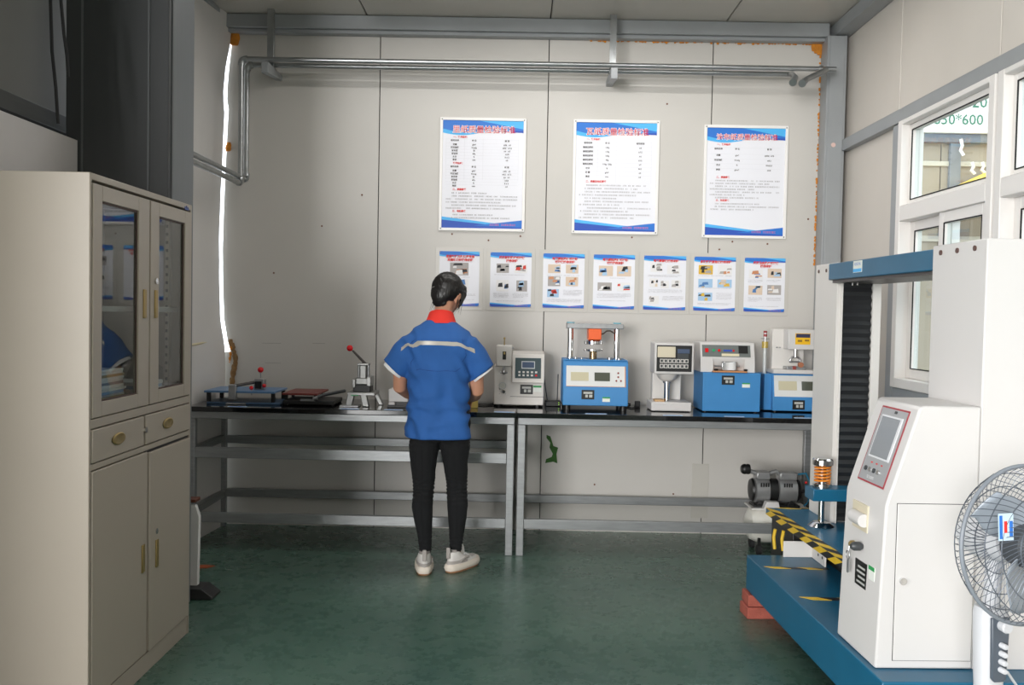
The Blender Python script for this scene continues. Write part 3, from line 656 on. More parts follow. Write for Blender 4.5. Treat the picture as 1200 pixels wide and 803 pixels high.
# blue compression tester
f = FR(697, 481.5, 5.32, 560, 360, 5.735)
t = inst('compression_tester', 'blue compression tester with two chrome columns and an orange block', 'instrument', f)
zt, zm, zb = f.z(366), f.z(545), f.z(668); x0, x1 = f.x(568), f.x(1008)
mb = MB(); mb.prism([(0, zb), (.27, zb), (.27, zt), (.035, zt), (.0, zm)], x0, x1, 'x'); bd = finish('body', mb, BLUEI, t, bev=.004)
mb = MB(); mb.box(x0 + .002, x1 - .004, .03, .272, zt, zt + .006); finish('top_plate', mb, BLUEI, t, bev=.002)
sl = atan2(.035, zt - zm); TL = M.Translation((0, 0, zm)) @ M.Rotation(-sl, 4, 'X'); TL = M.Translation((0, 0, zm)) @ M.Rotation(-sl, 4, 'X'); hh = (zt - zm) / cos(sl)
finish('control_panel', tb(f.x(590), f.x(990), .03, .80, -.002, 0), mat('panel_print', 'dcdcda', .4), bd)
finish('panel_border', (lambda m_: m_.box(f.x(590), f.x(990), -.0025, -.002, .03 * hh, .045 * hh) and m_.box(f.x(984), f.x(990), -.0025, -.002, .045 * hh, .8 * hh))(MB(TL)), mat('orange_print', 'cf8e5c', .6), bd)
finish('display_window', tb(f.x(620), f.x(740), .24, .56, -.004, -.002), mat('amber_display', 'c6bea1', .3), bd)
finish('display_window', tb(f.x(780), f.x(884), .24, .56, -.004, -.002), LCDD, bd)
for u, v in ((940, .55), (940, .40), (927, .26), (958, .26)): finish('button', (lambda m_: m_.cyl((f.x(u), -.005, v * hh), (f.x(u), -.002, v * hh), .0055, n=12))(MB(TL)), mat('dark_red_button', '8c3b34', .4), bd)
asset(t, f, 694, 780, 562, 625, 0); gtag(t, f, 835, 886, 607, 640, 0)
for x in (f.x(620), f.x(939)):
    finish('column', MB().cyl((x, .13, zt + .006), (x, .13, f.z(120)), .018, n=24), CHROME, t)
    finish('cap', MB().cyl((x, .13, f.z(114)), (x, .13, f.z(108)), .024, n=20), mat('cyan_cap', '3fa9bf', .4), t)
finish('crosshead', MB().box(f.x(590), f.x(980), .085, .175, f.z(152), f.z(116)), ALU, t, bev=.004)
mb = MB(); f.box(mb, 738, 826, 152, 226, .06, .2); finish('load_cell', mb, mat('orange_paint', 'f0642a', .4), t, bev=.004)
xc = f.x(778)
finish('upper_platen', MB().lathe([(.045, f.z(226)), (.058, f.z(236)), (.058, f.z(256)), (.05, f.z(259))], 28, (xc, .13, 0)), CHROME, t)
finish('lower_platen', MB().lathe([(.02, f.z(312)), (.06, f.z(303)), (.06, f.z(292)), (.022, f.z(290))], 28, (xc, .13, 0)), CHROME, t)
finish('ram', MB().cyl((xc, .13, zt), (xc, .13, f.z(305)), .023, n=24), mat('bronze_ram', '9c8668', .25, metal=.9), t)
mb = MB(); ps = [(f.x(826), .1, f.z(188)), (f.x(845), .1, f.z(182)), (f.x(865), .1, f.z(165)), (f.x(890), .11, f.z(163)), (f.x(915), .12, f.z(178)), (f.x(925), .13, f.z(182))]
finish('cable', mb.tube(ps, .004, 8), mat('brown_cable', '4a3a33', .5), t)
for u, rr_, h_ in ((655, .012, 14), (695, .009, 8), (885, .016, 14), (950, .016, 10)):
    finish('fitting', MB().cyl((f.x(u), .07, zt + .006), (f.x(u), .07, zt + .006 + h_ / 5.735 / 200), rr_, n=16), ALU, t)
feet(t, (f.x(600), f.x(980)), (.03, .24), zb, r=.02)

# display head tester on a chrome column
f = FR(784, 481.5, 5.31, 740, 370, 5.217)
t = inst('thickness_gauge', 'white thickness gauge with a boxy keypad head on a chrome column', 'instrument', f)
mb = MB(); f.box(mb, 120, 366, 524, 578, 0, .2); finish('base', mb, WHITEP, t, bev=.005)
mb = MB(); f.box(mb, 150, 330, 345, 524, .17, .24); finish('back_plate', mb, WHITEP2, t, bev=.004)
mb = MB(); f.box(mb, 130, 371, 160, 350, -.02, .16); hd = finish('head', mb, WHITEP, t, bev=.006)
mb = MB(); f.box(mb, 143, 357, 174, 334, -.022, -.02); finish('keypad_panel', mb, BLK, hd)
mb = MB(); f.box(mb, 147, 256, 182, 248, -.028, -.022); finish('printer_cover', mb, BEIGE, hd, bev=.002)
mb = MB(); f.box(mb, 268, 342, 195, 222, -.0235, -.022); finish('display_glass', mb, LCDB, hd)
mb = MB(); f.box(mb, 268, 336, 224, 255, -.023, -.022); finish('sub_panel', mb, DGREY, hd)
for r_ in range(2):
    for c_ in range(7):
        u, v = 174 + c_ * 25, 269 + 32 * r_
        mb = MB(); f.box(mb, u - 11, u + 11, v - 12, v + 12, -.0245, -.022); k_ = finish('button', mb, WHITEP2, hd)
        mb = MB(); f.box(mb, u - 7, u + 7, v - 8, v + 8, -.025, -.0245); finish('button_mark', mb, DGREY, hd)
xc = f.x(226)
finish('neck_cone', MB().lathe([(f.x(246) - xc, f.z(405)), (.05, f.z(385)), (.066, f.z(350))], 28, (xc, .08, 0)), WHITEP2, t)
finish('column', MB().cyl((xc, .08, f.z(524)), (xc, .08, f.z(405)), .0165, n=24), CHROME, t)
finish('collar', MB().cyl((xc, .08, f.z(412)), (xc, .08, f.z(402)), .024, n=24), ALU, t)
mb = MB(); f.box(mb, 146, 205, 512, 524, .03, .11); finish('sample_tray', mb, mat('tan_board', 'c59f72', .5), t, bev=.001)
feet(t, (f.x(140), f.x(345)), (.03, .18), f.z(578), r=.012)

# blue ink rub style tester
f = FR(856, 481.0, 5.34, 740, 370, 5.217)
t = inst('blue_tester', 'blue box tester with a white hood, red and green buttons on a grey panel', 'instrument', f)
mb = MB(); f.box(mb, 432, 785, 336, 574, 0, .28); bd = finish('body', mb, BLUEI, t, bev=.004)
mb = MB(); x0, x1 = f.x(425), f.x(755); za, zb, zc = f.z(336), f.z(252), f.z(152)
mb.prism([(.07, za), (.25, za), (.25, zc), (.06, zc), (.03, zb + .003), (.03, zb)], x0 - .004, x1, 'x')
mb.prism([(.02, za), (.07, za), (.07, zb), (.03, zb)], x0 - .004, f.x(500), 'x'); mb.prism([(.02, za), (.07, za), (.07, zb), (.03, zb)], f.x(690), x1, 'x')
hd = finish('hood', mb, WHITEP, t, bev=.004)
sl = atan2(.03, zc - zb); TL = M.Translation((0, .03, zb)) @ M.Rotation(-sl, 4, 'X'); hh = (zc - zb) / cos(sl)
finish('control_panel', tb(f.x(432), f.x(728), .1, .82, -.003, 0), mat('grey_panel', '6c7270', .4), hd)
for u, m_, sq in ((459, RED, 1), (501, mat('green_button', '1fa36a', .3), 0), (535, RED, 0)):
    mb = MB(TL)
    if sq: mb.box(f.x(u - 10), f.x(u + 10), -.008, -.003, .36 * hh, .60 * hh)
    else: mb.cyl((f.x(u), -.010, .48 * hh), (f.x(u), -.003, .48 * hh), .008, n=16)
    finish('button', mb, m_, hd)
finish('switch_row', tb(f.x(562), f.x(615), .43, .53, -.006, -.003), mat('deep_blue_switch', '2a4fae', .4), hd)
finish('indicator', (lambda m_: m_.cyl((f.x(624), -.007, .48 * hh), (f.x(624), -.003, .48 * hh), .006, n=12))(MB(TL)), RED, hd)
finish('name_strip', tb(f.x(550), f.x(658), .15, .30, -.004, -.003), mat('cream_strip', 'ddd3b4', .5), hd)
finish('counter_window', tb(f.x(655), f.x(712), .32, .78, -.006, -.003), BLK, hd)
mb = MB(); f.box(mb, 545, 636, 268, 325, -.0, .03); finish('clamp_block', mb, CHROME, t, bev=.004)
mb = MB(); f.box(mb, 490, 700, 326, 334, -.012, .1); finish('orange_shelf', mb, mat('orange_strip', 'c88a5a', .5), t, bev=.001)
mb = MB(); mb.cyl((f.x(505), .02, f.z(298)), (f.x(660), .02, f.z(298)), .006); mb.cyl((f.x(520), .01, f.z(315)), (f.x(640), .01, f.z(315)), .004); finish('clamp_rod', mb, ALU, t)
for u in (510, 690): finish('clamp_knob', MB().ball((f.x(u), -.004, f.z(318)), .010, 12, sc=(1.3, 1, .7)), BLK, t)
asset(t, f, 547, 625, 354, 410, 0); gtag(t, f, 672, 720, 396, 425, 0)
feet(t, (f.x(455), f.x(765)), (.03, .25), f.z(574), r=.012)

# adhesion tester with yellow label, partly behind the big machine's column
f = FR(925, 481.5, 5.42, 740, 370, 5.217)
t = inst('bench_tester', 'blue and white tester with a yellow label on its head, half behind the white column', 'instrument', f)
zt, zm, zb = f.z(348), f.z(492), f.z(575); x0, x1 = f.x(862), f.x(1210)
mb = MB(); mb.prism([(0, zb), (.22, zb), (.22, zt), (.03, zt), (.0, zm)], x0, x1, 'x'); bd = finish('body', mb, BLUEI, t, bev=.004)
sl = atan2(.03, zt - zm); TL = M.Translation((0, 0, zm)) @ M.Rotation(-sl, 4, 'X'); hh = (zt - zm) / cos(sl)
finish('control_panel', tb(f.x(872), f.x(1200), .03, .92, -.002, 0), mat('panel_print', 'dcdcda'), bd)
finish('display_window', tb(f.x(898), f.x(1010), .3, .68, -.004, -.002), mat('amber_display', 'c6bea1'), bd)
finish('display_window', tb(f.x(1040), f.x(1160), .3, .68, -.004, -.002), LCDD, bd)
asset(t, f, 983, 1058, 507, 565, 0); gtag(t, f, 1108, 1150, 548, 578, 0)
mb = MB(); f.box(mb, 862, 1120, 322, 347, .0, .2); finish('base_plate', mb, WHITEP, t, bev=.003)
mb = MB(); f.box(mb, 878, 1075, 75, 322, .1, .15); finish('back_frame', mb, WHITEP2, t, bev=.003)
mb = MB(); f.box(mb, 946, 1106, 74, 198, -.0, .14); finish('head', mb, WHITEP, t, bev=.004)
mb = MB(); f.box(mb, 989, 1080, 98, 166, -.002, -.0); o = finish('yellow_label', mb, YEL, t)
mb = MB(); f.box(mb, 993, 1078, 101, 124, -.003, -.002); finish('dark_band', mb, mat('navy_print', '2f3050', .5), o)
mb = MB(); f.box(mb, 1046, 1072, 136, 146, -.003, -.002); f.box(mb, 1003, 1030, 138, 150, -.003, -.002); finish('label_mark', mb, mat('brown_print', '8a6a1e', .5), o)
xc = f.x(1007)
finish('spindle', MB().cyl((xc, .05, f.z(245)), (xc, .05, f.z(198)), .011, n=16), CHROME, t)
mb = MB(); mb.tube([(xc + .03 * cos(a), .05, f.z(270) + .026 * sin(a)) for a in [pi * i / 12 for i in range(13)]], .006, 8); mb.cyl((xc - .036, .05, f.z(275)), (xc + .03, .05, f.z(275)), .005); finish('yoke', mb, ALU, t)
finish('dial', MB().cyl((f.x(1035), .02, f.z(292)), (f.x(1035), .04, f.z(292)), .016, n=20), mat('copper_dial', 'b9795a', .4, metal=.5), t)
mb = MB(); f.box(mb, 948, 1065, 303, 322, .02, .12); finish('lower_clamp', mb, ALU, t, bev=.004)
mb = MB(); f.box(mb, 983, 1003, 300, 324, .012, .02); finish('red_mark', mb, mat('dark_red_button', '8c3b34'), t)
for u in (905, 925): finish('screw', MB().cyl((f.x(u), .09, f.z(190)), (f.x(u), .1, f.z(190)), .004, n=10), ALU, t)
# glass syringe with yellow oil on its left end
xs_ = f.x(833)
mb = MB(); mb.box(f.x(818), f.x(870), .04, .2, zb, zt - .004); finish('side_box', mb, BLUEI, t, bev=.003)
gt = finish('glass_tube', MB().cyl((xs_, .1, zt - .004), (xs_, .1, f.z(195)), .011, n=16), mat('milky_glass', 'c3c6c4', .15), t)
finish('oil', MB().cyl((xs_, .1, f.z(195)), (xs_, .1, f.z(155)), .019, n=18), mat('yellow_oil', 'b39b4c', .15), gt)
finish('cross_bar', MB().cyl((f.x(808), .1, f.z(137)), (f.x(858), .1, f.z(137)), .0028, n=8), ALU, gt)
mb = MB(); mb.cyl((xs_, .1, f.z(157)), (xs_, .1, f.z(90)), .005, n=10); finish('plunger', mb, ALU, gt)
mb = MB(); mb.cyl((xs_, .1, f.z(124)), (xs_, .1, f.z(108)), .011); mb.cyl((xs_, .1, f.z(102)), (xs_, .1, f.z(88)), .011); finish('red_cap', mb, mat('dark_red_cap', '8e1f24', .4), gt)
feet(t, (f.x(885), f.x(1180)), (.03, .19), zb, r=.012)

# ---- left table
SX = 4.615
f = FR(288, 478.5, 5.24, 220, 380, SX)
t = inst('ring_sample_cutter', 'blue topped sample cutter with three red knobs near the wall corner', 'cutter', f)
STB = mat('pale_blue_steel', '5d82ab', .35, metal=.2)
x0, x1 = f.x(85), f.x(505)
mb = MB(); mb.box(f.x(100), f.x(500), .0, .26, .0, .012); finish('base', mb, mat('slate_blue_base', '3b5570', .4), t, bev=.002)
mb = MB(); mb.box(x0, f.x(468), .0, .30, .066, .078); finish('board', mb, STB, t, bev=.002)
for x in (f.x(103), f.x(455)):
    for y in (.02, .25): finish('leg', MB().box(x - .01, x + .01, y, y + .02, .012, .066), BLK, t)
mb = MB(); mb.box(f.x(222), f.x(262), -.015, .02, .03, .115); mb.box(f.x(212), f.x(315), -.03, .02, .0, .01); finish('bracket', mb, ALU, t, bev=.003)
mb = MB(); mb.tube([(f.x(255), .0, .108), (f.x(345), .12, .125)], .009, 4); finish('arm', mb, mat('dark_steel_arm', '5a5552', .4, metal=.5), t)
mb = MB(); mb.box(f.x(330), f.x(384), .1, .16, .078, .142); finish('cutter_head', mb, ALU, t, bev=.004)
mb = MB(); mb.box(f.x(336), f.x(372), .095, .1, .085, .128); finish('blade_guard', mb, BLK, t, bev=.002)
for u, z, y, r_ in ((358, .195, .13, .0175), (335, .095, .03, .012), (392, .105, .08, .012)):
    o = finish('red_knob', MB().ball((f.x(u), y, z), r_, 16), RED, t)
    finish('stem', MB().cyl((f.x(u), y, z - r_ * .8), (f.x(u), y + .005, z - r_ - .03), .004, n=8), ALU, o)

f = FR(362, 477.5, 5.24, 220, 380, SX)
t = inst('sample_trimmer', 'black trimmer with a dark red board and a raised black blade arm', 'cutter', f)
mb = MB(); mb.box(f.x(512), f.x(790), 0, .26, .006, .03); finish('base', mb, BLK, t, bev=.004)
mb = MB(); mb.box(f.x(503), f.x(695), .02, .34, .058, .07); finish('board', mb, mat('dark_red_board', '6d2a24', .4), t, bev=.002)
for x in (f.x(520), f.x(680)):
    for y in (.04, .2): finish('leg', MB().box(x - .008, x + .008, y, y + .02, .03, .058), BLK, t)
mb = MB(); mb.tube([(f.x(690), -.02, .045), (f.x(725), .0, .062), (f.x(803), .25, .068)], [.009, .011, .011], 6); finish('blade_arm', mb, DGREY, t)
mb = MB(); mb.cyl((f.x(683), -.02, .044), (f.x(706), -.02, .048), .011); finish('pivot_knob', mb, ALU, t)
mb = MB(); mb.box(f.x(610), f.x(690), -.012, .0, .028, .04); finish('rule', mb, ALU, t)
for x in (f.x(520), f.x(780)):
    for y in (.02, .23): finish('foot', MB().cyl((x, y, 0), (x, y, .006), .01, n=10), BLKR, t)

f = FR(422, 479, 5.24, 220, 380, SX)
t = inst('hand_press', 'steel hand press with a red ball on its lever, standing beside the trimmer', 'press', f)
CI = mat('cast_grey_iron', '8f8f8d', .35, metal=.6, var=.1)
mb = MB(); mb.box(f.x(822), f.x(925), -.02, .08, .0, .008); finish('foot_plate', mb, ALU, t, bev=.002)
mb = MB()
for (u0, u1, u2, u3) in ((850, 885, 862, 900), (945, 980, 930, 965), (1015, 1042, 985, 1010)):
    mb.prism([(f.x(u0), .0), (f.x(u1), .0), (f.x(u3), .07), (f.x(u2), .07)], .0 if u0 < 1000 else .12, .03 if u0 < 1000 else .16)
mb.box(f.x(860), f.x(1012), 0, .17, .064, .085); finish('base', mb, CI, t, bev=.004)
mb = MB(); mb.box(f.x(890), f.x(985), .01, .12, .085, .128); finish('die_block', mb, BLK, t, bev=.004)
mb = MB(); mb.box(f.x(886), f.x(905), .0, .12, .11, .16); mb.box(f.x(965), f.x(988), .0, .12, .12, .175); mb.box(f.x(900), f.x(975), .02, .11, .128, .165); finish('guide', mb, CI, t, bev=.004)
for u in (914, 965): finish('column', MB().cyl((f.x(u), .06, .16), (f.x(u), .06, .245), .0085, n=14), ALU, t)
mb = MB(); mb.box(f.x(922), f.x(956), .035, .085, .16, .24); finish('ram', mb, CI, t, bev=.004)
mb = MB(); mb.box(f.x(908), f.x(972), .03, .09, .238, .252); finish('top_yoke', mb, CI, t, bev=.003)
lv = finish('lever', MB().tube([(f.x(950), .06, .245), (f.x(880), .04, .325)], [.009, .006], 10), mat('dark_steel_arm', '5a5552'), t)
finish('red_knob', MB().ball((f.x(866), .036, .338), .0185, 20), RED, lv)
mb = MB(); f.box(mb, 882, 922, 392, 398, -.001, 0); finish('green_tag', mb, GRN, t)

p = px(466, 478.5, 5.25)
t = thing('white_scale', 'small white instrument on the table, mostly hidden by the blue shirt', 'instrument', (p.x, 5.25, TT + .0005))
mb = MB(); mb.box(-.055, .06, 0, .16, .03, .105); mb.box(-.055, -.015, 0, .16, .01, .03); finish('body', mb, WHITEP, t, bev=.006)
finish('slot', MB().box(-.01, .055, -.002, .1, .012, .03), BLK, t); finish('base', MB().box(-.06, .065, -.01, .17, .0, .012), BLK, t, bev=.002)
p = px(557, 477, 5.3)
t = finish('yellow_box', MB().box(-.022, .022, 0, .05, 0, .085), mat('yellow_carton', 'd9bf6a', .5), loc=(p.x - .008, 5.3, TT + .0005), bev=.003)
tag(t, 'small yellowish carton beside the right hand', 'box')
# adapters, antenna, cables on the top
p = px(648, 476, 5.45)
t = thing('network_box', 'small black box with green lights and two thin antennas between the testers', 'router', (p.x, 5.48, TT + .0005))
finish('body', MB().box(-.045, .05, 0, .1, 0, .03), BLK, t, bev=.004)
for x in (-.03, .03): finish('antenna', MB().tube([(x, .09, .02), (x * 1.5 - .012, .1, .19)], .0035, 6), DGREY, t)
for z in (.022, .01): finish('light', MB().box(.034, .038, -.001, 0, z, z + .003), mat('green_led', '9be23a', .4, emit=1.5), t)
def cable(pts, lb, r=.004):
    tag(finish('black_cable', MB().tube([V(q) for q in pts], r, 6), BLKR, world=True), lb, 'cable')
z = TT + .0045
cable([(-.26, 5.45, z), (-.2, 5.42, z), (-.14, 5.46, z), (-.1, 5.66, z)], 'black cable on the table leading behind the pale grey tester')
cable([(-.24, 5.52, z), (-.18, 5.50, z), (-.12, 5.56, z), (-.08, 5.68, z)], 'second black cable on the table behind the pale grey tester', .003)
cable([(.64, 5.56, z), (.69, 5.45, z), (.74, 5.50, z), (.72, 5.55, z), (.75, 5.60, z)], 'looped black cable between the blue press and the white gauge')
cable([(.655, 5.66, z + .002), (.69, 5.655, z + .004), (.71, 5.69, z)], 'short black cable beside the looped one behind the blue press', .005)
p = px(748, 466, 5.5)
t = finish('power_plug', MB().box(-.012, .02, 0, .03, 0, .035), BLK, loc=(p.x, 5.55, TT + .0005), bev=.004); tag(t, 'black power adapter lying between the blue press and the white gauge', 'adapter')
# name strips lying on the front edge of the tables
NB = mat('pale_blue_card', 'b7cfe8', .4)
for u0, u1, lb in ((267, 289, 'front of the blue topped sample cutter'), (398, 421, 'front of the hand press'), (450, 472, 'front of the small white instrument'), (579, 603, 'front of the pale grey tester'), (686, 711, 'front of the orange block press'), (777, 800, 'front of the white keypad gauge'), (849, 872, 'front of the blue box tester'), (931, 953, 'front of the tester with yellow label')):
    a = px(u0, 483, 5.12); b = px(u1, 483, 5.12)
    t = thing('name_strip', 'small pale blue name card lying in ' + lb, 'label card', ((a.x + b.x) / 2, 5.12, TT + .0002), 0, 'name cards along the table edge')
    w_ = (b.x - a.x) / 2
    finish('card', MB().box(-w_, w_, -.012, .012, 0, .0015), NB, t); finish('printed_line', MB().box(-w_ * .8, w_ * .8, -.009, -.002, .0015, .0018), PBLUE, t)
# ------------------------------------------------------------------ cabinet
CX, CY0, CY1, CH = -1.37, 2.885, 3.785, 1.80
t = thing('filing_cabinet', 'tall cream steel cabinet with glass doors above, two drawers and solid doors below', 'cabinet', (-1.57, 3.335, 0))
def cb(name, m, b, par=t, bev=.002): return finish(name, MB().box(*b), m, par, world=True, bev=bev)
cb('side_panel', CAB, (-1.77, CX, CY0, CY0 + .014, 0, CH)); cb('side_panel', CAB, (-1.77, CX, CY1 - .014, CY1, 0, CH))
cb('top_panel', CAB, (-1.77, CX, CY0 + .014, CY1 - .014, CH - .022, CH)); cb('back_panel', CABI, (-1.77, -1.76, CY0 + .014, CY1 - .014, .05, CH - .022))
cb('plinth', CAB, (-1.76, CX - .004, CY0 + .014, CY1 - .014, 0, .075))
cb('front_rail', CAB, (-1.76, CX, CY0 + .014, CY1 - .014, .978, 1.008)); cb('front_rail', CAB, (-1.76, CX, CY0 + .014, CY1 - .014, .842, .862))
cb('shelf', mat('shelf_enamel', 'b9b6b0', .45), (-1.758, -1.42, CY0 + .016, CY1 - .016, 1.355, 1.375))
for y in (CY0 + .03, CY1 - .06):
    for x in (-1.74, -1.46):
        st = cb('shelf_upright', CAB, (x, x + .02, y, y + .03, 1.01, 1.77))
        mb = MB()
        for k in range(22): mb.box(x + .005, x + .015, y - .0008 if y > 3.4 else y + .0298, y + .0002 if y > 3.4 else y + .0308, 1.04 + k * .033, 1.052 + k * .033)
        finish('hole_row', mb, BLK, st, world=True)
def pull(par, y, z0, z1, dx=0):
    h = finish('handle', MB().box(CX + .003 + dx, CX + .009 + dx, y - .012, y + .012, z0, z1), BRASS, par, world=True, bev=.002)
def lockcyl(par, y, z): finish('lock', MB().cyl((CX, y, z), (CX + .010, y, z), .011, n=16), CHROME, par, world=True)
def gdoor(y0, y1, g0, g1, hy, lk, z0=1.012, z1=1.768):
    d = bpy.data.objects.new('x', None)
    mb = MB(); a, b = CX - .015, CX + .004
    mb.box(a, b, y0, g0, z0, z1); mb.box(a, b, g1, y1, z0, z1); mb.box(a, b, g0, g1, z0, 1.06); mb.box(a, b, g0, g1, 1.717, z1)
    d = finish('glass_door', mb, CAB, t, world=True, bev=.002)
    mb = MB(); a, b = CX - .006, CX - .002; q = .006
    mb.box(a, b, g0, g0 + q, 1.06, 1.717); mb.box(a, b, g1 - q, g1, 1.06, 1.717); mb.box(a, b, g0 + q, g1 - q, 1.06, 1.06 + q); mb.box(a, b, g0 + q, g1 - q, 1.717 - q, 1.717)
    finish('gasket', mb, mat('brown_gasket', '4d3c36', .6), d, world=True)
    finish('pane', MB().box(CX - .010, CX - .006, g0 - .005, g1 + .005, 1.055, 1.722), CABGL, d, world=True)
    pull(d, hy, 1.333, 1.438)
    if lk: lockcyl(d, hy, 1.472)
gdoor(2.902, 3.345, 2.965, 3.25, 3.30, False)
gdoor(3.355, 3.765, 3.435, 3.70, 3.402, True)
def panel_(name, y0, y1, z0, z1, dx=.004, rot=0):
    return finish(name, MB().box(CX - .015, CX + dx, y0, y1, z0, z1), CAB, t, world=True, bev=.003)
for (y0, y1, hy) in ((2.902, 3.305, 3.088), (3.322, 3.765, 3.525)):
    d = panel_('drawer', y0, y1, .866, .974)
    finish('handle', MB().lathe([(.004, CX + .004), (.030, CX + .004), (.034, CX + .008), (.028, CX + .011), (.006, CX + .008)], 24, (0, 0, 0), 'x', m=M.Translation((0, hy, .922)) @ M.Diagonal((1, 1.5, .62, 1))), BRASS, d, world=True)
lockcyl(t, 3.3135, .923)
d = panel_('door', 2.902, 3.338, .085, .838); pull(d, 3.298, .397, .50)
mb = MB(); mb.box(CX - .013, CX + .004, 3.35, 3.762, .085, .832)
mb.m = M(); d = panel_('door', 3.35, 3.762, .085, .832, .008); pull(d, 3.416, .385, .49, .004); lockcyl(d, 3.416, .522)
finish('dark_gap', MB().box(CX - .016, CX - .004, 3.338, 3.765, .832, .842), BLK, t, world=True)
mb = MB(); mb.box(CX + .0005, CX + .0015, 3.70, 3.745, 1.774, 1.786); mb.cyl((CX, 3.722, 1.786), (CX + .0015, 3.722, 1.786), .006)
finish('blue_badge', mb, mat('blue_badge', '2c4f93', .4), t, world=True)
# papers inside, lying on the cabinet floor of the glazed part
pr = random.Random(4)
PM = [mat('white_sheet_paper', 'e4e2de', .7), mat('grey_folder', '8d8f92', .6), mat('tan_folder', 'b59c68', .6), mat('pale_blue_folder', '93aecb', .6), mat('red_tab', 'c63a33', .6)]
CN = {'white_sheet_paper': 'white papers', 'grey_folder': 'grey folder', 'tan_folder': 'tan folder', 'pale_blue_folder': 'pale blue folder'}
ORD = 'first second third fourth fifth sixth seventh eighth ninth tenth eleventh twelfth thirteenth fourteenth fifteenth'.split()
z = 1.0085
for k in range(15):
    th = pr.uniform(.007, .014); cy = 3.12 + pr.uniform(-.015, .015); m_ = PM[[0, 0, 1, 0, 2, 0, 3, 0, 0, 1, 0, 0, 2, 0, 0][k]]
    o = finish('paper_stack', MB().box(-.13, .13, -.11 + pr.uniform(-.01, .01), .11, 0, th), m_, loc=(-1.575 + pr.uniform(.03, .042), cy, z), bev=.001)
    o.rotation_euler.z = pr.uniform(-.03, .03); z += th + .0004
    tag(o, CN[m_.name] + ', ' + ORD[k] + ' from the bottom of the pile behind the near glass door', 'papers', 'papers piled behind the near glass door')
o = finish('paper_stack', MB().box(-.03, .03, -.05, .05, 0, .012), PM[4], loc=(-1.48, 3.06, z)); tag(o, 'small red pad on top of the pile behind the near glass door', 'papers')
z = 1.0085
for k in range(6):
    th = pr.uniform(.008, .014)
    o = finish('paper_stack', MB().box(-.12, .12, -.09, .09, 0, th), PM[[0, 1, 0, 0, 3, 0][k]], loc=(-1.58 + pr.uniform(.03, .05), 3.52, z), bev=.001); z += th + .0004
    tag(o, CN[PM[[0, 1, 0, 0, 3, 0][k]].name] + ', ' + ORD[k] + ' from the bottom of the pile behind the far glass door', 'papers', 'papers piled behind the far glass door')
mb = MB()
mb.prism([(-.06, 0), (.06, 0), (.05, .12), (-.02, .17), (-.055, .1)], -.05, .05)
o = finish('clear_bag', mb, glass('bag_film', (.8, .8, .8), 2), loc=(-1.50, 3.64, 1.0085)); tag(o, 'crumpled clear plastic bag beside the pile behind the far glass door', 'bag')

# things standing between the cabinet and the table
mb = MB(); mb.prism([(0, 0), (.30, 0), (.30, .40), (.04, .40), (0, .37)], 0, .012)
p0 = px(231.5, 690, 4.22)
o = finish('white_board', MB().prism([(-.35, 0), (0, 0), (.006, .33), (-.012, .385), (-.35, .40)], 0, .03), mat('white_foam_board', 'dcdad8', .6), loc=(-1.505, 4.262, .052), bev=.002)
tag(o, 'white board standing on edge behind the cabinet, close to the floor', 'board')
bt_ = finish('wooden_batten', MB().box(-.35, -.01, -.02, .05, 0, .015), mat('reddish_wood', '6a3a28', .7, var=.3), loc=(-1.50, 4.262, .4535), bev=.002); tag(bt_, 'dark reddish wooden batten lying along the top of the white board', 'wood')
mb = MB(); mb.prism([(-.28, 0), (.005, 0), (.005, .012), (-.05, .051), (-.28, .051)], -.05, .07)
o = finish('metal_foot', mb, mat('dark_iron', '3a3a3b', .5, metal=.4), loc=(-1.42, 4.26, .001), bev=.003)
tag(o, 'dark iron foot sticking out beside the cabinet under the white board', 'bracket')
o = finish('orange_scrap', MB().prism([(-.10, -.02), (.04, .01), (.07, .05), (.02, .06), (-.1, .05)], 0, .004, 'z'), mat('orange_paper', 'a4512c', .7), loc=(-1.66, 4.72, .0005)); tag(o, 'small orange scrap lying on the green floor near the wall', 'scrap')

# ------------------------------------------------------------------ big compression machine (local frame at its far left floor corner)
MO = thing('compression_machine', 'big white two column compression machine with crosshead on a teal blue base', 'machine', (1.086, 4.21, 0), rad(1.9))
MR = M.Translation((1.086, 4.21, 0)) @ M.Rotation(rad(1.9), 4, 'Z')
def mp(name, mb, m, par=MO, bev=.004): return finish(name, mb, m, par, bev=bev)
mb = MB(); mb.box(0, 1.25, -1.46, 0, .11, .27); BASE = mp('base_platform', mb, BLUEM)
for k, (y) in enumerate((-1.3, -.75)): mp('base_foot', MB().box(.25, .4, y, y + .15, 0, .11), BLUEM)
# table block
tb_ = mp('table_plate', MB().box(.19, 1.1, -1.02, .34, .39, .42), BLUEM)
mp('table_body', MB().box(.33, 1.1, -1.0, .002, .2705, .39), BLK)
mp('table_body', MB().box(.215, 1.0, .004, .32, .1, .39), BLK)
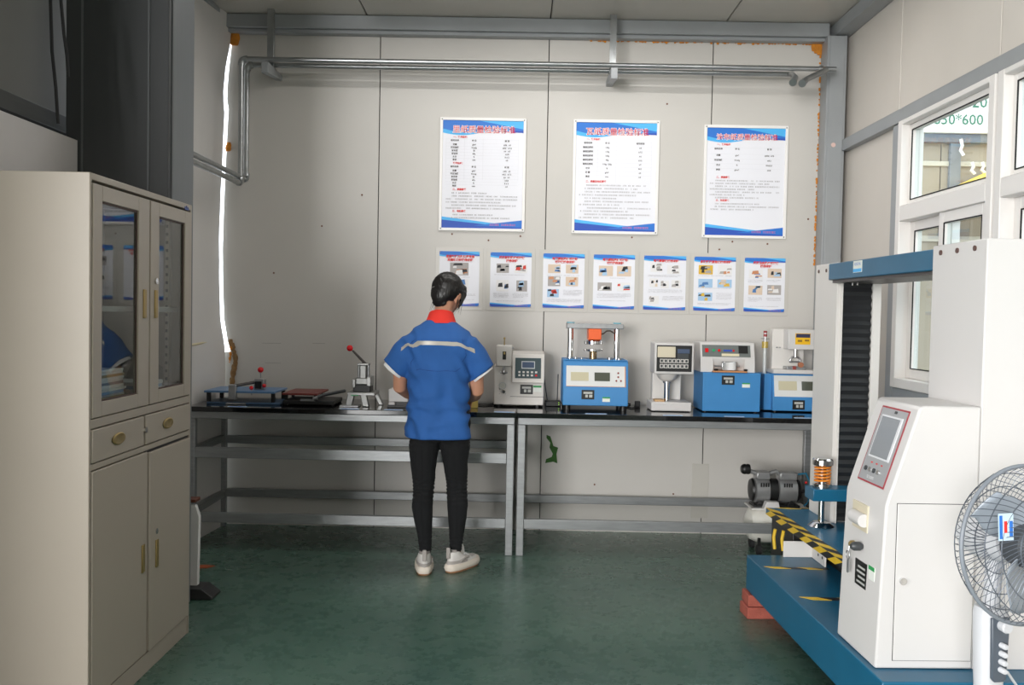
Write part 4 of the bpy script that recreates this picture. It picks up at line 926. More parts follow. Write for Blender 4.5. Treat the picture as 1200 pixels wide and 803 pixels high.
# hazard tape: striped strips
def hazard(name, par, a, b, wv, nrm, n, slant=.5):
    """striped tape from a to b, wv = width vector; slanted black and yellow pieces as one strip"""
    a, b, wv, nrm = V(a), V(b), V(wv), V(nrm); L_ = b - a
    my = MB(); mk = MB(); mk.m = M()
    for k in range(n):
        t0, t1 = k / n, (k + .5) / n; s = slant / n
        for mbx, u0, u1, h in ((my, t0, t1, .0012), (mk, t1, (k + 1) / n, .0012)):
            q = []
            for (u, v) in ((u0, 0), (u1, 0), (u1 + s, 1), (u0 + s, 1)):
                u = min(max(u, 0), 1); q.append(a + L_ * u + wv * v)
            mbx.add([p_ for p_ in q] + [p_ + nrm * h for p_ in q], [(0, 1, 2, 3), (4, 7, 6, 5), (0, 4, 5, 1), (1, 5, 6, 2), (2, 6, 7, 3), (3, 7, 4, 0)])
    tri = MB(); s = slant / n; q = [a, a + L_ * 0, a + wv, a + wv + L_ * s]
    o = mp(name, my, YELT, par, 0); mp('black_stripes', mk, BLKT, o, 0); return o
YELT = mat('yellow_tape', 'e2bb2c', .45, var=.12, scale=20); BLKT = mat('black_tape', '1c1c1d', .45)
hazard('hazard_tape', tb_, (.188, .34, .4205), (.188, -1.0, .4205), (.042, 0, 0), (0, 0, 1), 8)
hazard('hazard_tape', tb_, (.1888, .34, .39), (.1888, -1.0, .39), (0, 0, .031), (-1, 0, 0), 8)
hazard('hazard_tape', tb_, (.235, .335, .4205), (1.0, .335, .4205), (0, -.02, 0), (0, 0, 1), 6)
hazard('hazard_tape', BASE, (.02, -.20, .2705), (.30, -.215, .2705), (0, -.026, 0), (0, 0, 1), 2, .3)
hazard('hazard_tape', BASE, (.03, -.63, .2705), (.32, -.645, .2705), (0, -.034, 0), (0, 0, 1), 2, .3)
mb = MB(); mb.box(.16, .30, -.038, -.03, .2705, .345)
mb.prism([(.292, -.038), (.30, -.038), (.30, -.20), (.292, -.20)], .2705, .345, 'z')
sup = mp('white_angle', mb, WHITEP2, MO, .002)
for y in (-.12, -.17): finish('hole', MB().cyl((.2912, y, .305), (.292, y, .305), .007, n=10), BLK, sup)
mb = MB()
for k in range(2): mb.tube([(.19 - .03 * k, .06 + .03 * k, .275), (.185 - .03 * k, .065 + .03 * k, .33), (.19 - .03 * k, .06 + .03 * k, .37)], .008, 8)
mp('yellow_strap', mb, YELT, MO, 0)
# crosshead plate with pillar and spring
mp('lower_crosshead', MB().box(.268, 1.0, -.10, .012, .545, .60), BLUEM)
mp('load_pillar', MB().lathe([(.06, .4205), (.045, .432), (.038, .438), (.0145, .441), (.0145, .545)], 24, (.33, -.04, 0)), CHROME, MO, 0)
sp = mp('spring_seat', MB().lathe([(.042, .6005), (.042, .618), (.018, .62), (.018, .70), (.042, .702), (.046, .706), (.046, .728), (.04, .735)], 24, (.33, -.04, 0)), CHROME, MO, 0)
mp('orange_spring', MB().tube([(.33 + .034 * cos(a), -.04 + .034 * sin(a), .624 + .074 * a / (2 * pi * 5)) for a in [2 * pi * 5 * i / 120 for i in range(121)]], .0048, 8), mat('orange_spring_paint', 'e98a2a', .3), MO, 0)
# columns
C0 = .345
def column(x, y0, y1, w_, open_dir):
    mb = MB(); a = .004
    mb.box(x, x + .075, y0, y1, .42 if open_dir else .27, 1.64)
    mb.box(x + .205, x + w_, y0, y1, .42 if open_dir else .27, 1.64)
    mb.box(x + .075, x + .205, (y0 + .03), y1 - (.03 if not open_dir else 0), .42 if open_dir else .27, 1.64) if False else None
    return mb
# far column: shallow channel with the black bellows in its camera side
mb = MB(); x, y0, y1 = .395, .02, .30
mb.prism([(x, y0), (x + .018, y0), (x + .018, y0 - .012), (x + .026, y0 - .012), (x + .026, y0 + .03), (x + .165, y0 + .03), (x + .165, y0 - .012), (x + .205, y0 - .012), (x + .205, y1), (x, y1)], .42, 1.642, 'z')
FC = mp('column', mb, WHITEP2, MO, .002)
nb = 58; mb = MB(); rs_ = []
for k in range(nb + 1):
    z = .43 + (1.545 - .43) * k / nb; d = .010 if k % 2 else .0
    rs_.append([V((x + .030, y0 - .004 + d, z)), V((x + .1645, y0 - .004 + d, z)), V((x + .1645, y0 + .029, z)), V((x + .030, y0 + .029, z))])
mb.rings(rs_); o = finish('bellows', mb, mat('black_bellows', '232426', .5), FC, smooth=0)
for u in (.01, .06): pass
mb = MB()
for y in (.06, .16, .26): mb.cyl((x - .003, y, 1.61), (x, y, 1.61), .009, n=10)
finish('bolt', mb, mat('dark_bolt', '5b4038', .4), FC)
# near column
mb = MB(); nx, n0, n1 = .335, -1.355, -1.005
mb.box(nx, nx + .42, n0, n1, .27, 1.642)
NC = mp('column', mb, WHITEP, MO, .004)
for y in (n0 + .07, n0 + .18, n0 + .29): finish('bolt', MB().cyl((nx - .004, y, 1.615), (nx, y, 1.615), .009, n=12), mat('dark_bolt', '5b4038'), NC)
mb = MB(); mb.box(nx + .03, nx + .09, n1 - .001, n1 + .012, .42, 1.56); finish('guide_strip', mb, WHITEP2, NC)
# top beam
tbm = mp('top_beam', MB().box(.352, .60, n1, .02, 1.558, 1.634), BLUEM)
finish('beam_underside', MB().box(.37, .60, n1 + .01, .015, 1.545, 1.558), mat('dark_steel_arm', '5a5552'), tbm)
lb = finish('white_label', MB().box(.350, .352, -.36, -.27, 1.58, 1.63), mat('white_sticker', 'e6e9e2'), tbm)
finish('label_band', MB().box(.3492, .350, -.358, -.272, 1.582, 1.596), PCYAN, lb)
text('大型压力机', .014, PBLUE, lb, 'label_lettering', (.3490, -.315, 1.615), dirx=(0, -1, 0))
for y in (-.05, .005): finish('bolt', MB().cyl((.46, y, 1.535), (.46, y, 1.546), .006, n=10), CHROME, tbm)
# console
prof = [(.02, .272), (.334, .272), (.334, 1.11), (.150, 1.11), (.136, 1.104), (.047, .822), (.038, .79)]
y0, y1 = -1.36, -1.045
mb = MB(); mb.prism(prof, y0, y1, 'y')
CO = mp('console', mb, WHITEP, MO, .007)
# camera side door
def strip(name, b, m, par=CO, bev=0): return finish(name, MB().box(*b), m, par, bev=bev)
dr = strip('door', (.075, .325, y0 - .004, y0 - .0005, .30, .80), WHITEP, CO, .0015)
mb = MB(); a, b, c, d, e = .0735, .3265, .2985, .8015, .0022
mb.box(a, a + e, y0 - .0012, y0 - .0002, c, d); mb.box(b - e, b, y0 - .0012, y0 - .0002, c, d); mb.box(a, b, y0 - .0012, y0 - .0002, c, c + e); mb.box(a, b, y0 - .0012, y0 - .0002, d - e, d)
finish('door_gap', mb, BLK, CO)
finish('lock', MB().cyl((.097, y0 - .012, .555), (.097, y0 - .004, .555), .011, n=16), CHROME, CO)
# sloped face: frame of axes
fa, fb = V((.0455, 0, .8205)), V((.136, 0, 1.104)); up_ = (fb - fa).normalized(); nn = V((-up_.z, 0, up_.x)); Hs = (fb - fa).length
def FS(u, v, h=0): return V((0, y1 + (y0 - y1) * u, 0)) + fa + up_ * (v * Hs) + nn * h       # u 0 far .. 1 near
def fpan(name, u0, u1, v0, v1, h0, h1, m, par=CO, bev=0):
    mb = MB(); q = [FS(u0, v0, h0), FS(u1, v0, h0), FS(u1, v1, h0), FS(u0, v1, h0)]; r_ = [FS(u0, v0, h1), FS(u1, v0, h1), FS(u1, v1, h1), FS(u0, v1, h1)]
    mb.add(q + r_, [(0, 1, 2, 3), (4, 7, 6, 5), (0, 4, 5, 1), (1, 5, 6, 2), (2, 6, 7, 3), (3, 7, 4, 0)]); return finish(name, mb, m, par, bev=bev)
U0, U1, V0, V1 = .22, .84, .06, .93
fpan('panel_border', U0 - .01, U1 + .01, V0 - .01, V1 + .01, .0003, .002, mat('red_border_print', 'a33c44', .5))
cp = fpan('control_panel', U0 + .01, U1 - .01, V0 + .01, V1 - .01, .002, .003, mat('silver_panel', 'aaabad', .35, metal=.2))
sc_ = fpan('screen_bezel', .30, .78, .34, .84, .003, .006, mat('white_bezel', 'dcdde0', .4), cp)
fpan('screen', .32, .74, .36, .82, .006, .0068, mat('grey_screen', '8b8f94', .12), cp)
for k in range(4):
    mb = MB(); c_ = FS(.34 + .1 * k, .20, .003); mb.cyl(c_, c_ + nn * .005, .008, n=14); finish('button', mb, CHROME if k % 2 else DGREY, cp)
for k in range(3): fpan('red_print', .40 + .12 * k, .44 + .12 * k, .275, .29, .003, .0034, REDT, cp)
fpan('camera_dot', .55, .60, .875, .905, .003, .005, DGREY, cp)
text('压力试验机', .011, WHT, cp, 'panel_lettering', FS(.5, .115, .0036), dirx=(0, -1, 0), up=up_)
# vertical left face
fx = lambda z: .02 + (z - .272) * (.038 - .02) / (.79 - .272)
def lp(name, ya, yb, za, zb, th, m, par=CO, bev=0):
    x_ = fx((za + zb) / 2); return finish(name, MB().box(x_ - th, x_ + .003, ya, yb, za, zb), m, par, bev=bev)
bz = lp('printer_plate', -1.24, -1.12, .675, .765, .004, BEIGE)
finish('paper_roll', MB().cyl((fx(.72) - .012, -1.235, .715), (fx(.72) - .012, -1.15, .715), .022, n=20), WHITEP, bz)
mb = MB(); x_ = fx(.62)
o = finish('emergency_switch', MB().lathe([(.008, x_), (.015, x_ - .01), (.015, x_ - .03), (.009, x_ - .04)], 16, (0, -1.21, .625), 'x'), DGREY, CO)
o = finish('key_switch', MB().lathe([(.012, x_), (.012, x_ - .012), (.006, x_ - .018)], 16, (0, -1.14, .615), 'x'), BRASS, CO)
mb = MB(); mb.tube([(x_ - .015, -1.14, .61), (x_ - .02, -1.14, .59)], .002, 6); mb.tube([(x_ - .02, -1.14 + .015 * cos(a), .578 + .015 * sin(a)) for a in [2 * pi * i / 14 for i in range(14)]], .002, 6, closed=True)
mb.box(x_ - .024, x_ - .020, -1.152, -1.142, .52, .565); mb.box(x_ - .018, x_ - .014, -1.136, -1.127, .515, .562); finish('key_bunch', mb, ALU, CO)
al = lp('asset_label', -1.255, -1.165, .49, .575, .0015, BLK)
mb = MB(); x_ = fx(.53) - .0015
for k in range(4): mb.box(x_ - .0006, x_, -1.245, -1.18 - .01 * (k % 2), .50 + .017 * k, .507 + .017 * k)
finish('silver_print', mb, mat('silver_print', 'b9b9b4'), al)
g_ = lp('check_sticker', -1.315, -1.27, .535, .58, .0015, mat('white_sticker', 'e6e9e2')); x_ = fx(.56) - .0015
finish('green_strip', MB().box(x_ - .0006, x_, -1.315, -1.27, .567, .58), GRN, g_)
# bricks under the base corner
BR = mat('red_brick', 'ad5a4b', .85, var=.25, scale=25, bump=.4, bscale=60)
for k, (x_, y_, z_, rz, lb) in enumerate(((1.07, 4.155, 0, 4, 'red brick lying on the floor under the corner of the blue base'), (1.075, 4.165, 0.0545, 1, 'red brick on top of the other, touching the underside of the blue base'))):
    mb = MB(); mb.box(0, .24, 0, .115, 0, .0525)
    o = finish('brick', mb, BR, loc=(x_, y_ - .05, z_), bev=.004); o.rotation_euler.z = rad(rz); tag(o, lb, 'brick')

# ------------------------------------------------------------------ compressor under the table
t = thing('air_compressor', 'silver twin cylinder air compressor on a white tank under the table', 'compressor', (1.50, 5.32, 0))
WT = mat('cream_tank', 'dedbd2', .3)
prof = [(.002, -.15), (.05, -.142), (.09, -.12), (.108, -.08), (.11, -.05), (.11, .16), (.1, .2), (.05, .22), (.002, .225)]
finish('tank', MB().lathe(prof, 32, (0, 0, .165), 'x'), WT, t)
mb = MB(); mb.box(-.13, .21, -.09, .09, .262, .272); finish('mount_plate', mb, WHITEP2, t, bev=.002)
for x in (-.09, .15): finish('bracket', MB().box(x, x + .03, -.06, .06, .25, .264), WHITEP2, t)
for x, y in ((-.08, -.08), (-.08, .08), (.15, -.08), (.15, .08)): finish('wheel', MB().cyl((x - .012, y, .03), (x + .012, y, .03), .03, n=16), BLKR, t)
for x, y in ((-.08, -.08), (-.08, .08), (.15, -.08), (.15, .08)): finish('leg', MB().box(x - .008, x + .008, y - .006, y + .006, .03, .1), BLK, t)
SIL = mat('cast_silver', 'a6a6a6', .35, metal=.6, var=.15, scale=20)
for a, b in ((-.105, -.01), (.03, .15)):
    h_ = finish('motor_half', MB().lathe([(.055, a), (.073, a + .01), (.074, (a + b) / 2), (.073, b - .008), (.06, b)], 28, (0, 0, .365), 'x'), SIL, t)
    mb = MB()
    for r_ in range(3):
        for k in range(4):
            th = rad(-150 + 35 * r_) if False else rad(200 + 28 * r_)
            mb.box(a + .03 + k * .014, a + .037 + k * .014, cos(th) * .074 - .003, cos(th) * .074 + .003, .365 - sin(th) * .074 * -1 * .0 + (.04 - .035 * r_) - .01, .365 + (.04 - .035 * r_) + .012)
    finish('vent_slots', mb, BLK, h_)
    finish('cylinder_head', MB().box(a + .012, b - .004, -.045, .045, .432, .475), SIL, t, bev=.006)
finish('motor_band', MB().cyl((-.012, 0, .365), (.034, 0, .365), .068, n=28), BLK, t)
finish('end_cap', MB().lathe([(.03, -.125), (.062, -.118), (.068, -.105)], 24, (0, 0, .365), 'x'), BLK, t)
finish('end_cap', MB().lathe([(.068, .15), (.062, .165), (.02, .17)], 24, (0, 0, .365), 'x'), BLK, t)
finish('link_pipe', MB().tube([(-.01, 0, .46), (.03, 0, .475), (.05, 0, .46)], .014, 10), SIL, t)
finish('air_filter', MB().lathe([(.012, -.14), (.028, -.145), (.031, -.155), (.028, -.165), (.031, -.175), (.028, -.185), (.02, -.195)], 20, (.03 - .01, -.0, .485), 'x'), BLK, t)
finish('filter_stem', MB().cyl((-.13, 0, .478), (-.07, 0, .455), .012), SIL, t)
mb = MB(); mb.box(-.11, .16, -.06, .06, .272, .285); mb.prism([(-.09, .285), (-.05, .285), (-.07, .32)], -.05, .05); mb.prism([(.09, .285), (.14, .285), (.11, .32)], -.05, .05); finish('motor_foot', mb, BLK, t, bev=.003)
mb = MB(); mb.prism([(-.065, .2725), (.03, .2725), (.02, .315), (-.05, .315)], -.11, -.062); finish('switch_box', mb, WHITEP, t, bev=.003)
finish('blue_hose', MB().tube([(.16, 0, .46), (.2, -.02, .47), (.225, -.02, .42), (.22, -.02, .3), (.2, 0, .275)], .006, 8), mat('blue_hose', '1f6e8c', .4), t)
finish('black_hose', MB().tube([(.17, -.02, .36), (.215, -.05, .38), (.235, -.05, .33), (.21, -.03, .275)], .01, 8), BLKR, t)
finish('red_cap', MB().ball((.195, -.04, .42), .008, 10), RED, t)

# ------------------------------------------------------------------ pedestal fan
FX, FY = 1.335, 2.52
t = thing('pedestal_fan', 'white and grey pedestal fan with a wire cage, standing in front of the big machine', 'fan', (FX, FY, 0))
FW = mat('fan_white_plastic', 'cbccd0', .35); FG = mat('fan_slate_plastic', '4e5660', .35)
finish('foot_base', MB().lathe([(.15, 0), (.15, .012), (.12, .025), (.03, .045), (.02, .08)], 36), FW, t)
finish('pole', MB().cyl((0, 0, .045), (0, 0, .40), .014), CHROME, t)
def rr_ring(hw, hd, z, n=20): return [V((hw * (abs(cos(a)) ** .7) * (1 if cos(a) >= 0 else -1), hd * (abs(sin(a)) ** .7) * (1 if sin(a) >= 0 else -1), z)) for a in [2 * pi * i / n for i in range(n)]]
mb = MB(); mb.rings([rr_ring(.030, .028, .28), rr_ring(.034, .030, .34), rr_ring(.040, .034, .46), rr_ring(.044, .036, .565), rr_ring(.040, .034, .585)])
mb.v = [M.Rotation(rad(10), 3, 'Z') @ v for v in mb.v]; neck = finish('control_body', mb, FW, t, smooth=60)
mb = MB(); mb.prism([(-.020, .395), (-.012, .385), (.016, .385), (.024, .395), (.030, .565), (-.026, .565)], -.0415, -.030, 'y'); mb.v = [M.Rotation(rad(10), 3, 'Z') @ v for v in mb.v]; cp = finish('control_panel', mb, FG, neck, bev=.003)
kx = .004
finish('timer_knob', MB().lathe([(.015, -.030), (.0165, -.055), (.013, -.060)], 20, (kx, -.008, .545), 'y', m=M.Rotation(rad(10), 4, 'Z')), FW, cp)
mb = MB()
for z in (.49, .467, .444, .422): finish('speed_button', MB().lathe([(.008, -.030), (.008, -.053), (.006, -.057)], 14, (kx, -.006, z), 'y', m=M.Rotation(rad(10), 4, 'Z')), FW, cp)
HD = M.Translation((0, -.0, .775)) @ M.Rotation(rad(-26), 4, 'Z').inverted() @ M.Rotation(rad(4), 4, 'X')
# head local: faces -y ; rotated so that it looks toward the camera and away from the wall
HD = M.Translation((.022, -.01, .775)) @ M.Rotation(rad(17), 4, 'Z') @ M.Rotation(rad(-4), 4, 'X')
mot = finish('motor_housing', MB().lathe([(.02, .13), (.05, .12), (.062, .08), (.062, .0), (.055, -.03), (.02, -.035)], 28, (0, 0, 0), 'y', m=HD), FW, t)
finish('swivel_neck', MB().tube([(0, 0, .575), (.02, .03, .66), (.03, .04, .75)], [.022, .024, .03], 14), FW, t)
hub_y = -.075
rc = .212
def wires(front):
    mb = MB(); n = 64
    for k in range(n):
        a = 2 * pi * k / n; P_ = []
        for i in range(9):
            u = i / 8; r_ = .045 + (rc - .045) * u
            yy = (hub_y - .065 * sqrt(max(0, 1 - u ** 2.6)) - .012) if front else (hub_y + .012 + .065 * sqrt(max(0, 1 - u ** 2.6)))
            aa = a + (.55 * u if front else -.25 * u); P_.append((r_ * cos(aa), yy, r_ * sin(aa)))
        mb.tube(P_, .0011, 4, cap=False, m=HD)
    for u in (.3, .62, .85):
        r_ = .045 + (rc - .045) * u; yy = (hub_y - .065 * sqrt(max(0, 1 - u ** 2.6)) - .0135) if front else (hub_y + .0135 + .065 * sqrt(max(0, 1 - u ** 2.6)))
        mb.tube([(r_ * cos(a), yy, r_ * sin(a)) for a in [2 * pi * i / 48 for i in range(48)]], .0016, 5, closed=True, m=HD)
    return mb
WIRE = mat('grey_fan_wire', '5f6670', .35, metal=.3)
gf = finish('front_grille', wires(True), WIRE, t, smooth=60); finish('back_grille', wires(False), WIRE, t, smooth=60)
finish('outer_ring', MB().tube([(rc * cos(a), hub_y, rc * sin(a)) for a in [2 * pi * i / 64 for i in range(64)]], .006, 10, closed=True, m=HD), mat('fan_ring_plastic', '7e848c', .4), t, smooth=60)
bd_ = finish('grille_badge', MB().lathe([(.046, hub_y - .076), (.048, hub_y - .084), (.03, hub_y - .09)], 28, (0, 0, 0), 'y', m=HD), FG, gf)
def blade(k):
    mb = MB(); g = []; nu, nv = 8, 8
    for i in range(nu + 1):
        for j in range(nv + 1):
            u, v = i / nu, j / nv; r_ = .03 + .155 * u; half = .35 + .42 * sin(pi * min(1, u * 1.1 + .1)) ** .8 * .9
            a = k * 2 * pi / 3 + (v - .5) * 2 * half * (1 - .3 * u) + .35 * u
            g.append((r_ * cos(a), hub_y + (v - .5) * .045 * (1.2 - .4 * u), r_ * sin(a)))
    mb.add(g, [(i * (nv + 1) + j, i * (nv + 1) + j + 1, (i + 1) * (nv + 1) + j + 1, (i + 1) * (nv + 1) + j) for i in range(nu) for j in range(nv)], HD)
    o = finish('blade', mb, mat('grey_smoke_blade', '9ba3ad', .25), t, smooth=60); s_ = o.modifiers.new('thick', 'SOLIDIFY'); s_.thickness = .003
for k in range(3): blade(k)
finish('hub', MB().lathe([(.01, hub_y + .03), (.060, hub_y + .028), (.064, hub_y - .035), (.04, hub_y - .055)], 24, (0, 0, 0), 'y', m=HD), mat('fan_dark_housing', '4a4d52'), t)
st = finish('instruction_sticker', MB().box(-.158, -.110, hub_y - .0695, hub_y - .0685, .03, .10, m=HD), mat('pale_blue_sticker', 'c9def2', .5), gf)
finish('sticker_print', (lambda m_: m_.box(-.155, -.146, hub_y - .0705, hub_y - .0695, .035, .095, m=HD) and m_.box(-.123, -.113, hub_y - .0705, hub_y - .0695, .04, .08, m=HD))(MB()), PBLUE, st)
finish('red_print', MB().box(-.140, -.131, hub_y - .0705, hub_y - .0695, .05, .08, m=HD), REDT, st)
finish('power_cord', MB().tube([(.03, .02, .40), (.08, .05, .38), (.14, .06, .30), (.2, .06, .12), (.25, .1, .01), (.34, .2, .008)], .004, 8), FW, t)
# ------------------------------------------------------------------ the woman at the table (local frame: feet centre, facing +y)
PO = V((-.39, 4.755, 0))
def limb(mb, pts, n=16):
    """chain of (x, y, z, r): tapered tube with round joints"""
    P_ = [V(p[:3]) for p in pts]; mb.tube(P_, [p[3] for p in pts], n)
    for p in (pts[0], pts[-1]): mb.ball(p[:3], p[3], n)
def ellring(c, rx, ry, n=28, pw=2.3, rot=0, tilt=0):
    out = []
    for j in range(n):
        a = 2 * pi * j / n; x = rx * (abs(cos(a)) ** (2 / pw)) * (1 if cos(a) >= 0 else -1); y = ry * (abs(sin(a)) ** (2 / pw)) * (1 if sin(a) >= 0 else -1)
        v = M.Rotation(rot, 3, 'Z') @ V((x, y, 0)); out.append(V(c) + V((v.x, v.y, tilt * v.y)))
    return out
def remesh(o, vox, smooth=2, it=6):
    r = o.modifiers.new('remesh', 'REMESH'); r.mode = 'VOXEL'; r.voxel_size = vox; r.use_smooth_shade = True
    s = o.modifiers.new('smooth', 'SMOOTH'); s.factor = .5; s.iterations = it
def bake(o):
    dg = bpy.context.evaluated_depsgraph_get(); me = bpy.data.meshes.new_from_object(o.evaluated_get(dg)); o.modifiers.clear(); o.data = me
    me.polygons.foreach_set('use_smooth', [True] * len(me.polygons)); return me
SKIN = mat('skin', 'c58f74', .5, var=.06, scale=30)
for n_ in (SKIN.node_tree.nodes['Principled BSDF'],):
    n_.inputs['Subsurface Weight'].default_value = .1; n_.inputs['Subsurface Radius'].default_value = (.02, .008, .004)
LEGL = [(-.083, .02, .76, .080), (-.098, .005, .66, .076), (-.098, .0, .58, .066), (-.096, .01, .48, .055), (-.096, .005, .43, .051), (-.099, -.012, .35, .052), (-.092, -.015, .28, .046), (-.083, -.01, .19, .034), (-.079, -.005, .11, .028), (-.078, -.0, .06, .03)]
LEGR = [(.060, .03, .76, .080), (.066, .035, .66, .076), (.068, .035, .58, .062), (.076, .05, .48, .054), (.078, .045, .43, .051), (.083, .03, .35, .052), (.084, .025, .28, .046), (.080, .03, .19, .035), (.078, .035, .12, .029), (.076, .045, .07, .03)]
body = thing('person', 'person seen from behind in blue work shirt with red collar, black trousers and white sneakers', 'person', PO)
mb = MB()
tor = [((-.012, .02, .72), .13, .10), ((-.014, .02, .80), .155, .11), ((-.016, .015, .90), .135, .095), ((-.018, .01, 1.0), .13, .09), ((-.02, .0, 1.12), .15, .10), ((-.022, .0, 1.21), .155, .095), ((-.022, .01, 1.275), .12, .075), ((-.022, .02, 1.31), .06, .055)]
mb.rings([ellring(c, a, b) for c, a, b in tor])
limb(mb, [(-.02, .015, 1.26, .06), (-.018, .03, 1.33, .050), (-.008, .05, 1.39, .048), (0, .065, 1.43, .05)])
limb(mb, LEGL); limb(mb, LEGR)
ARML = [(-.150, .0, 1.215, .048), (-.190, .0, 1.14, .044), (-.228, .01, 1.04, .040), (-.232, .03, .975, .037), (-.20, .14, .935, .035), (-.155, .27, .905, .028), (-.135, .335, .895, .023)]
ARMR = [(.105, .0, 1.215, .048), (.148, .0, 1.14, .044), (.172, .01, 1.04, .040), (.176, .03, .965, .037), (.160, .14, .93, .035), (.13, .27, .902, .028), (.115, .335, .892, .023)]
limb(mb, ARML); limb(mb, ARMR)
def hand(mb, wp, side):
    """palm, four fingers of different lengths bent down, and a thumb on the inner side; wp wrist, fingers point +y and down"""
    T = M.Translation(wp) @ M.Rotation(rad(-14), 4, 'X') @ M.Rotation(side * rad(14), 4, 'Z')
    mb.rings([[T @ p for p in ellring((0, y, 0), w_, h_, 16)] for y, w_, h_ in ()] ) if False else None
    rs = []
    for y, w_, h_ in ((-.01, .024, .018), (.02, .033, .016), (.05, .038, .0145), (.078, .038, .012)):
        rs.append([T @ V((w_ * cos(a), y, h_ * sin(a))) for a in [2 * pi * j / 16 for j in range(16)]])
    mb.rings(rs)
    for k, (x, l) in enumerate(((-.029, .062), (-.0095, .072), (.0105, .068), (.0295, .054))):
        q = [T @ V((x, .068, 0)), T @ V((x * 1.1, .068 + l * .48, -.010)), T @ V((x * 1.12, .068 + l * .78, -.028)), T @ V((x * 1.1, .068 + l * .92, -.047))]
        limb(mb, [(*q[0], .0088), (*q[1], .0082), (*q[2], .0075), (*q[3], .0065)], 10)
    s = -side
    q = [T @ V((s * .022, .012, -.004)), T @ V((s * .047, .038, -.012)), T @ V((s * .054, .066, -.022)), T @ V((s * .046, .086, -.034))]
    limb(mb, [(*q[0], .013), (*q[1], .0105), (*q[2], .0092), (*q[3], .0075)], 10)
hand(mb, V((-.135, .34, .893)), -1); hand(mb, V((.115, .34, .890)), 1)
# head, turned to the right and bowed
HM = M.Translation((.012, .085, 1.472)) @ M.Rotation(rad(-28), 4, 'Z') @ M.Rotation(rad(-24), 4, 'X') @ M.Rotation(rad(5), 4, 'Y')
def hb(c, r, sc, mbx=None): (mbx or mb).ball(c, r, 20, HM, sc)
hb((0, -.012, .012), .078, (.92, 1.12, 1.05)); hb((0, .018, -.045), .055, (.95, 1.12, 1.05)); hb((0, .045, -.082), .024, (1.15, 1, .8)); hb((0, .05, -.03), .045, (1.05, .75, 1.2))
mb.tube([(0, .082, -.012), (0, .094, -.035), (0, .098, -.046)], [.006, .009, .011], 10, m=HM)     # nose
hb((-.012, .089, -.048), .007, (1, 1, .8)); hb((.012, .089, -.048), .007, (1, 1, .8))
hb((0, .076, -.067), .014, (1.5, .7, .45)); hb((0, .074, -.075), .012, (1.3, .8, .5))            # lips
for s in (-1, 1):
    hb((s * .030, .068, -.008), .012, (1.5, .8, .5)); hb((s * .035, .062, -.030), .020, (1, .7, 1))
    mb.tube([(s * (.072 + .010 * sin(a) * .6), -.004 - .012 * cos(a), -.022 + .026 * sin(a)) for a in [pi * 2 * i / 14 for i in range(14)]], .0052, 8, closed=True, m=HM)   # ear rim
    hb((s * .073, -.002, -.022), .016, (.28, .8, 1.45))
bo = finish('body', mb, SKIN, body, smooth=0)
remesh(bo, .0042, it=3); bake(bo)
for s in (-1, 1):
    e = finish('eye', MB().ball((s * .030, .0725, -.019), .0095, 14, HM), mat('eye_white', 'e8e4df', .2), bo); finish('iris', MB().ball((s * .030, .0800, -.0215), .0045, 10, HM, (1, .6, 1)), mat('dark_iris', '2a1a12', .1), bo)
    finish('eyelid', MB().ball((s * .030, .0725, -.0135), .0112, 14, HM, (1.15, 1, .62)), SKIN, bo); finish('eyebrow', MB().tube([(s * .016, .086, .006), (s * .032, .083, .010), (s * .046, .072, .005)], .0022, 6, m=HM), mat('black_hair', '1a1716', .4), bo)
# hair: cap, side fringes, low gathered knot
HAIR = mat('black_hair', '17141a', .38, bump=.6, bscale=90, stretch=(1, 1, .12))
mb = MB()
hb((0, -.022, .022), .086, (.96, 1.08, 1.03)); hb((0, -.062, -.012), .058, (1.08, .75, 1.25)); hb((0, -.066, -.055), .036, (1.15, .6, .9)); hb((0, -.092, -.012), .030, (1.25, .5, 1.15))
hb((0, -.050, -.072), .034, (1.3, .6, .8)); hb((0, .030, .062), .045, (1.3, 1, .7))
for s in (-1, 1):
    mb.tube([(s * .045, .045, .065), (s * .071, .040, .02), (s * .074, .032, -.03), (s * .070, .028, -.075)], [.02, .014, .009, .003], 10, m=HM)
ha = finish('hair', mb, HAIR, body, smooth=0); remesh(ha, .005, it=4); bake(ha)
for v in ha.data.vertices:
    q = v.co * 1; a = atan2((q - V((.0, .05, 1.47))).x, (q - V((0, .05, 1.47))).y); v.co += (q - V((.012, .07, 1.47))).normalized() * .0022 * sin(a * 46 + 3 * noise.noise(q * 20))
mb = MB(); hr = random.Random(8)
for k in range(16):
    s = -1 if k < 8 else 1; x = s * (.072 + hr.uniform(-.004, .006)); y = .0 + hr.uniform(-.02, .045)
    mb.tube([(x * .95, y, -.01), (x * 1.03, y + .005, -.055), (x * (1 + hr.uniform(-.05, .14)), y + hr.uniform(-.01, .02), -.085 - hr.uniform(0, .03))], [.0013, .001, .0004], 5, m=HM)
finish('loose_strands', mb, HAIR, ha)['kind'] = 'stuff'
finish('hair_pin', MB().tube([(-.035, -.108, -.018), (-.015, -.112, -.012)], .0022, 6, m=HM), CHROME, ha)
